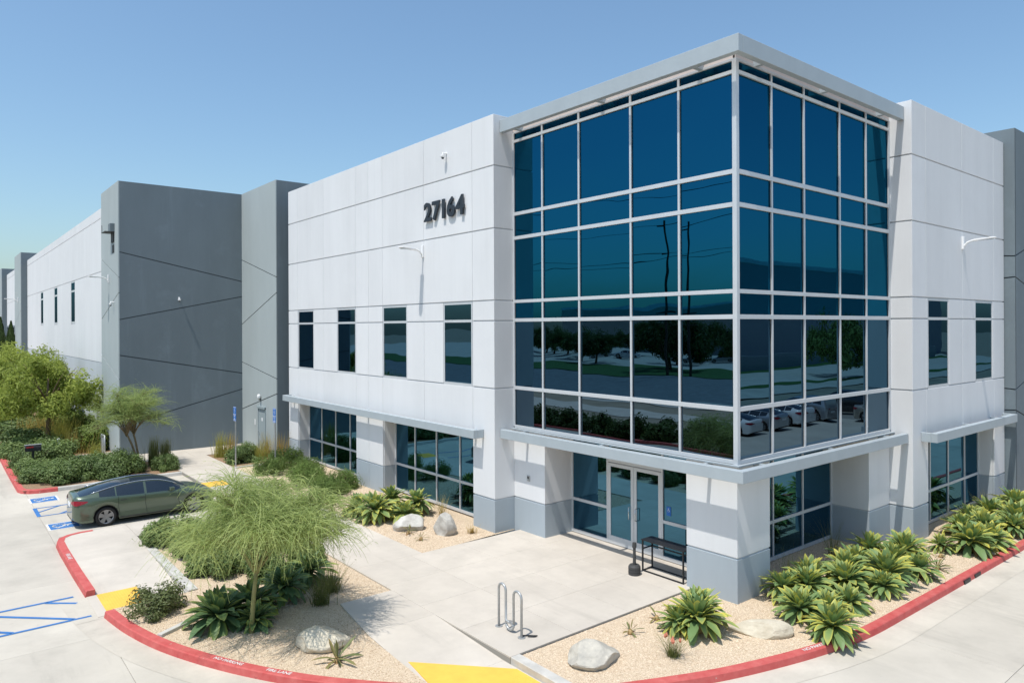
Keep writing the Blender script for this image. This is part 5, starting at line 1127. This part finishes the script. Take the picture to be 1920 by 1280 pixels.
tree(80, -37, 9.5, 4.6, 'green tree reflected in the right glass', 'willow', seed=51, n=7000, size=.22, hz=.2, tr=.2, group='trees reflected in the glass', name='reflected_tree', z=-.3)
tree(112, -66, 8.5, 3.2, 'small dark tree reflected in the right glass', 'darktree', seed=52, hz=.3, tr=.15, group='trees reflected in the glass', name='reflected_tree', z=-.3, me=TM)
def far_building(x0, x1, y0, y1, h, m, label, band=True):
    e = empty('far_building', ((x0 + x1) / 2, (y0 + y1) / 2, -.3), label=label, cat='building', group='buildings reflected in the glass')
    a, b = (x1 - x0) / 2, (y1 - y0) / 2
    put('wall', MB().box(-a, a, -b, b, 0, h).mesh(), M[m], e); put('parapet', MB().box(-a - .15, a + .15, -b - .15, b + .15, h + .003, h + .7).mesh(), M['white'], e)
    for k in range(3): put('roof_unit', MB().box(-a * .4 + k * 7, -a * .4 + k * 7 + 3, -b * .2, -b * .2 + 3, h + .71, h + 2.6).mesh(bevel=.1), M['steel'], e)
    if band:
        for k in range(int(2 * b / 6) - 1): put('window', MB().box(a, a + .06, -b + 3 + k * 6, -b + 6.5 + k * 6, 3.5, 5.5).mesh(), M['carglass'], e)
far_building(-190, -135, 40, 150, 12, 'far_tan', 'pale industrial building reflected in the left glass')
far_building(35, 170, -110, -58, 17.5, 'far_wall', 'long grey building reflected in the right glass', False)
box('boundary_wall', None, M['far_wall'], 60, 150, -52.3, -52, -.3, 2.0, label='low grey boundary wall reflected in the right glass', cat='wall')
sheet('lawn', 40, 160, -51.9, -49, -0.18, 'lawn'); sheet('pavement', 40, 160, -49, -36, -0.19, 'concrete'); sheet('lawn', 44, 160, -35.9, -34, -0.18, 'lawn')
def pole(x, y, h, label):
    e = empty('utility_pole', (x, y, -.3), label=label, cat='utility pole', group='utility poles reflected in the glass')
    put('post', MB().tube([(0, 0, 0), (0, 0, h)], [.19, .12], 10).mesh(), M['wood'], e)
    for z, w in ((h - .7, 1.0), (h - 4.4, .9), (h - 11.6, 1.4), (h - 12.8, 1.3), (h - 13.5, 1.3)): put('crossarm', MB().box(.12, .24, -.2 if z > h - 5 else -w, w, z - .07, z + .07).mesh(), M['wood'], e)
pole(-60.5, 50.4, 20.6, 'left utility pole reflected in the glass'); pole(-60.5, 47.0, 20.4, 'right utility pole reflected in the glass')
for k, (dx, z, sag) in enumerate(((.6, 19.6, 1.2), (.6, 15.9, 1.2), (.9, 24.0, 1.0), (.9, 15.2, .9))):
    pts = [(-60.3 + dx, 49 + s_ * 8.0, z + sag * ((abs(s_) / 6) ** 2) * 2.2) for s_ in range(-8, 12)]
    put('power_line', MB().tube(pts, .035, 5).mesh(), M['black'], label=['power line slung between the reflected poles, second from the top', 'power line reflected, third from the top', 'uppermost power line in the reflection', 'lowest power line in the reflection'][k], cat='power line', group='power lines reflected in the glass')
CR = 'cars in the row reflected in the right glass'
for k, (x, p, kd, lab) in enumerate([(21.3, 'paint_black', 'sedan', 'black car reflected at the left of the row'), (24.5, 'paint_white', 'sedan', 'white sedan reflected second in the row'), (27.6, 'paint_silver', 'sedan', 'silver sedan reflected third in the row'), (30.7, 'paint_white', 'sedan', 'white sedan reflected in the middle of the row'), (34.0, 'paint_silver', 'suv', 'silver sport utility car reflected in the row'), (37.2, 'paint_tan', 'sedan', 'champagne sedan reflected at the right of the row'), (40.5, 'paint_black', 'suv', 'dark sport utility car reflected behind the champagne sedan')]):
    car(kd, p, (x, -14.6, ZS), R(-90) if k != 5 else R(90), lab, CR)
    if k == 5: bpy.data.objects[-1] if False else None
for k, (x, y, p, kd, lab) in enumerate([(-95, 85, 'paint_white', 'sedan', 'white car reflected beneath the dark trees'), (-96, 93, 'paint_silver', 'suv', 'silver sport utility car reflected beneath the dark trees'), (-96, 70, 'paint_silver', 'sedan', 'silver car reflected right of the broad tree'), (-97, 64, 'paint_white', 'suv', 'white sport utility car reflected near the corner')]):
    car(kd, p, (x, y, -.24), R(60), lab, 'cars in the far car park reflected in the glass')
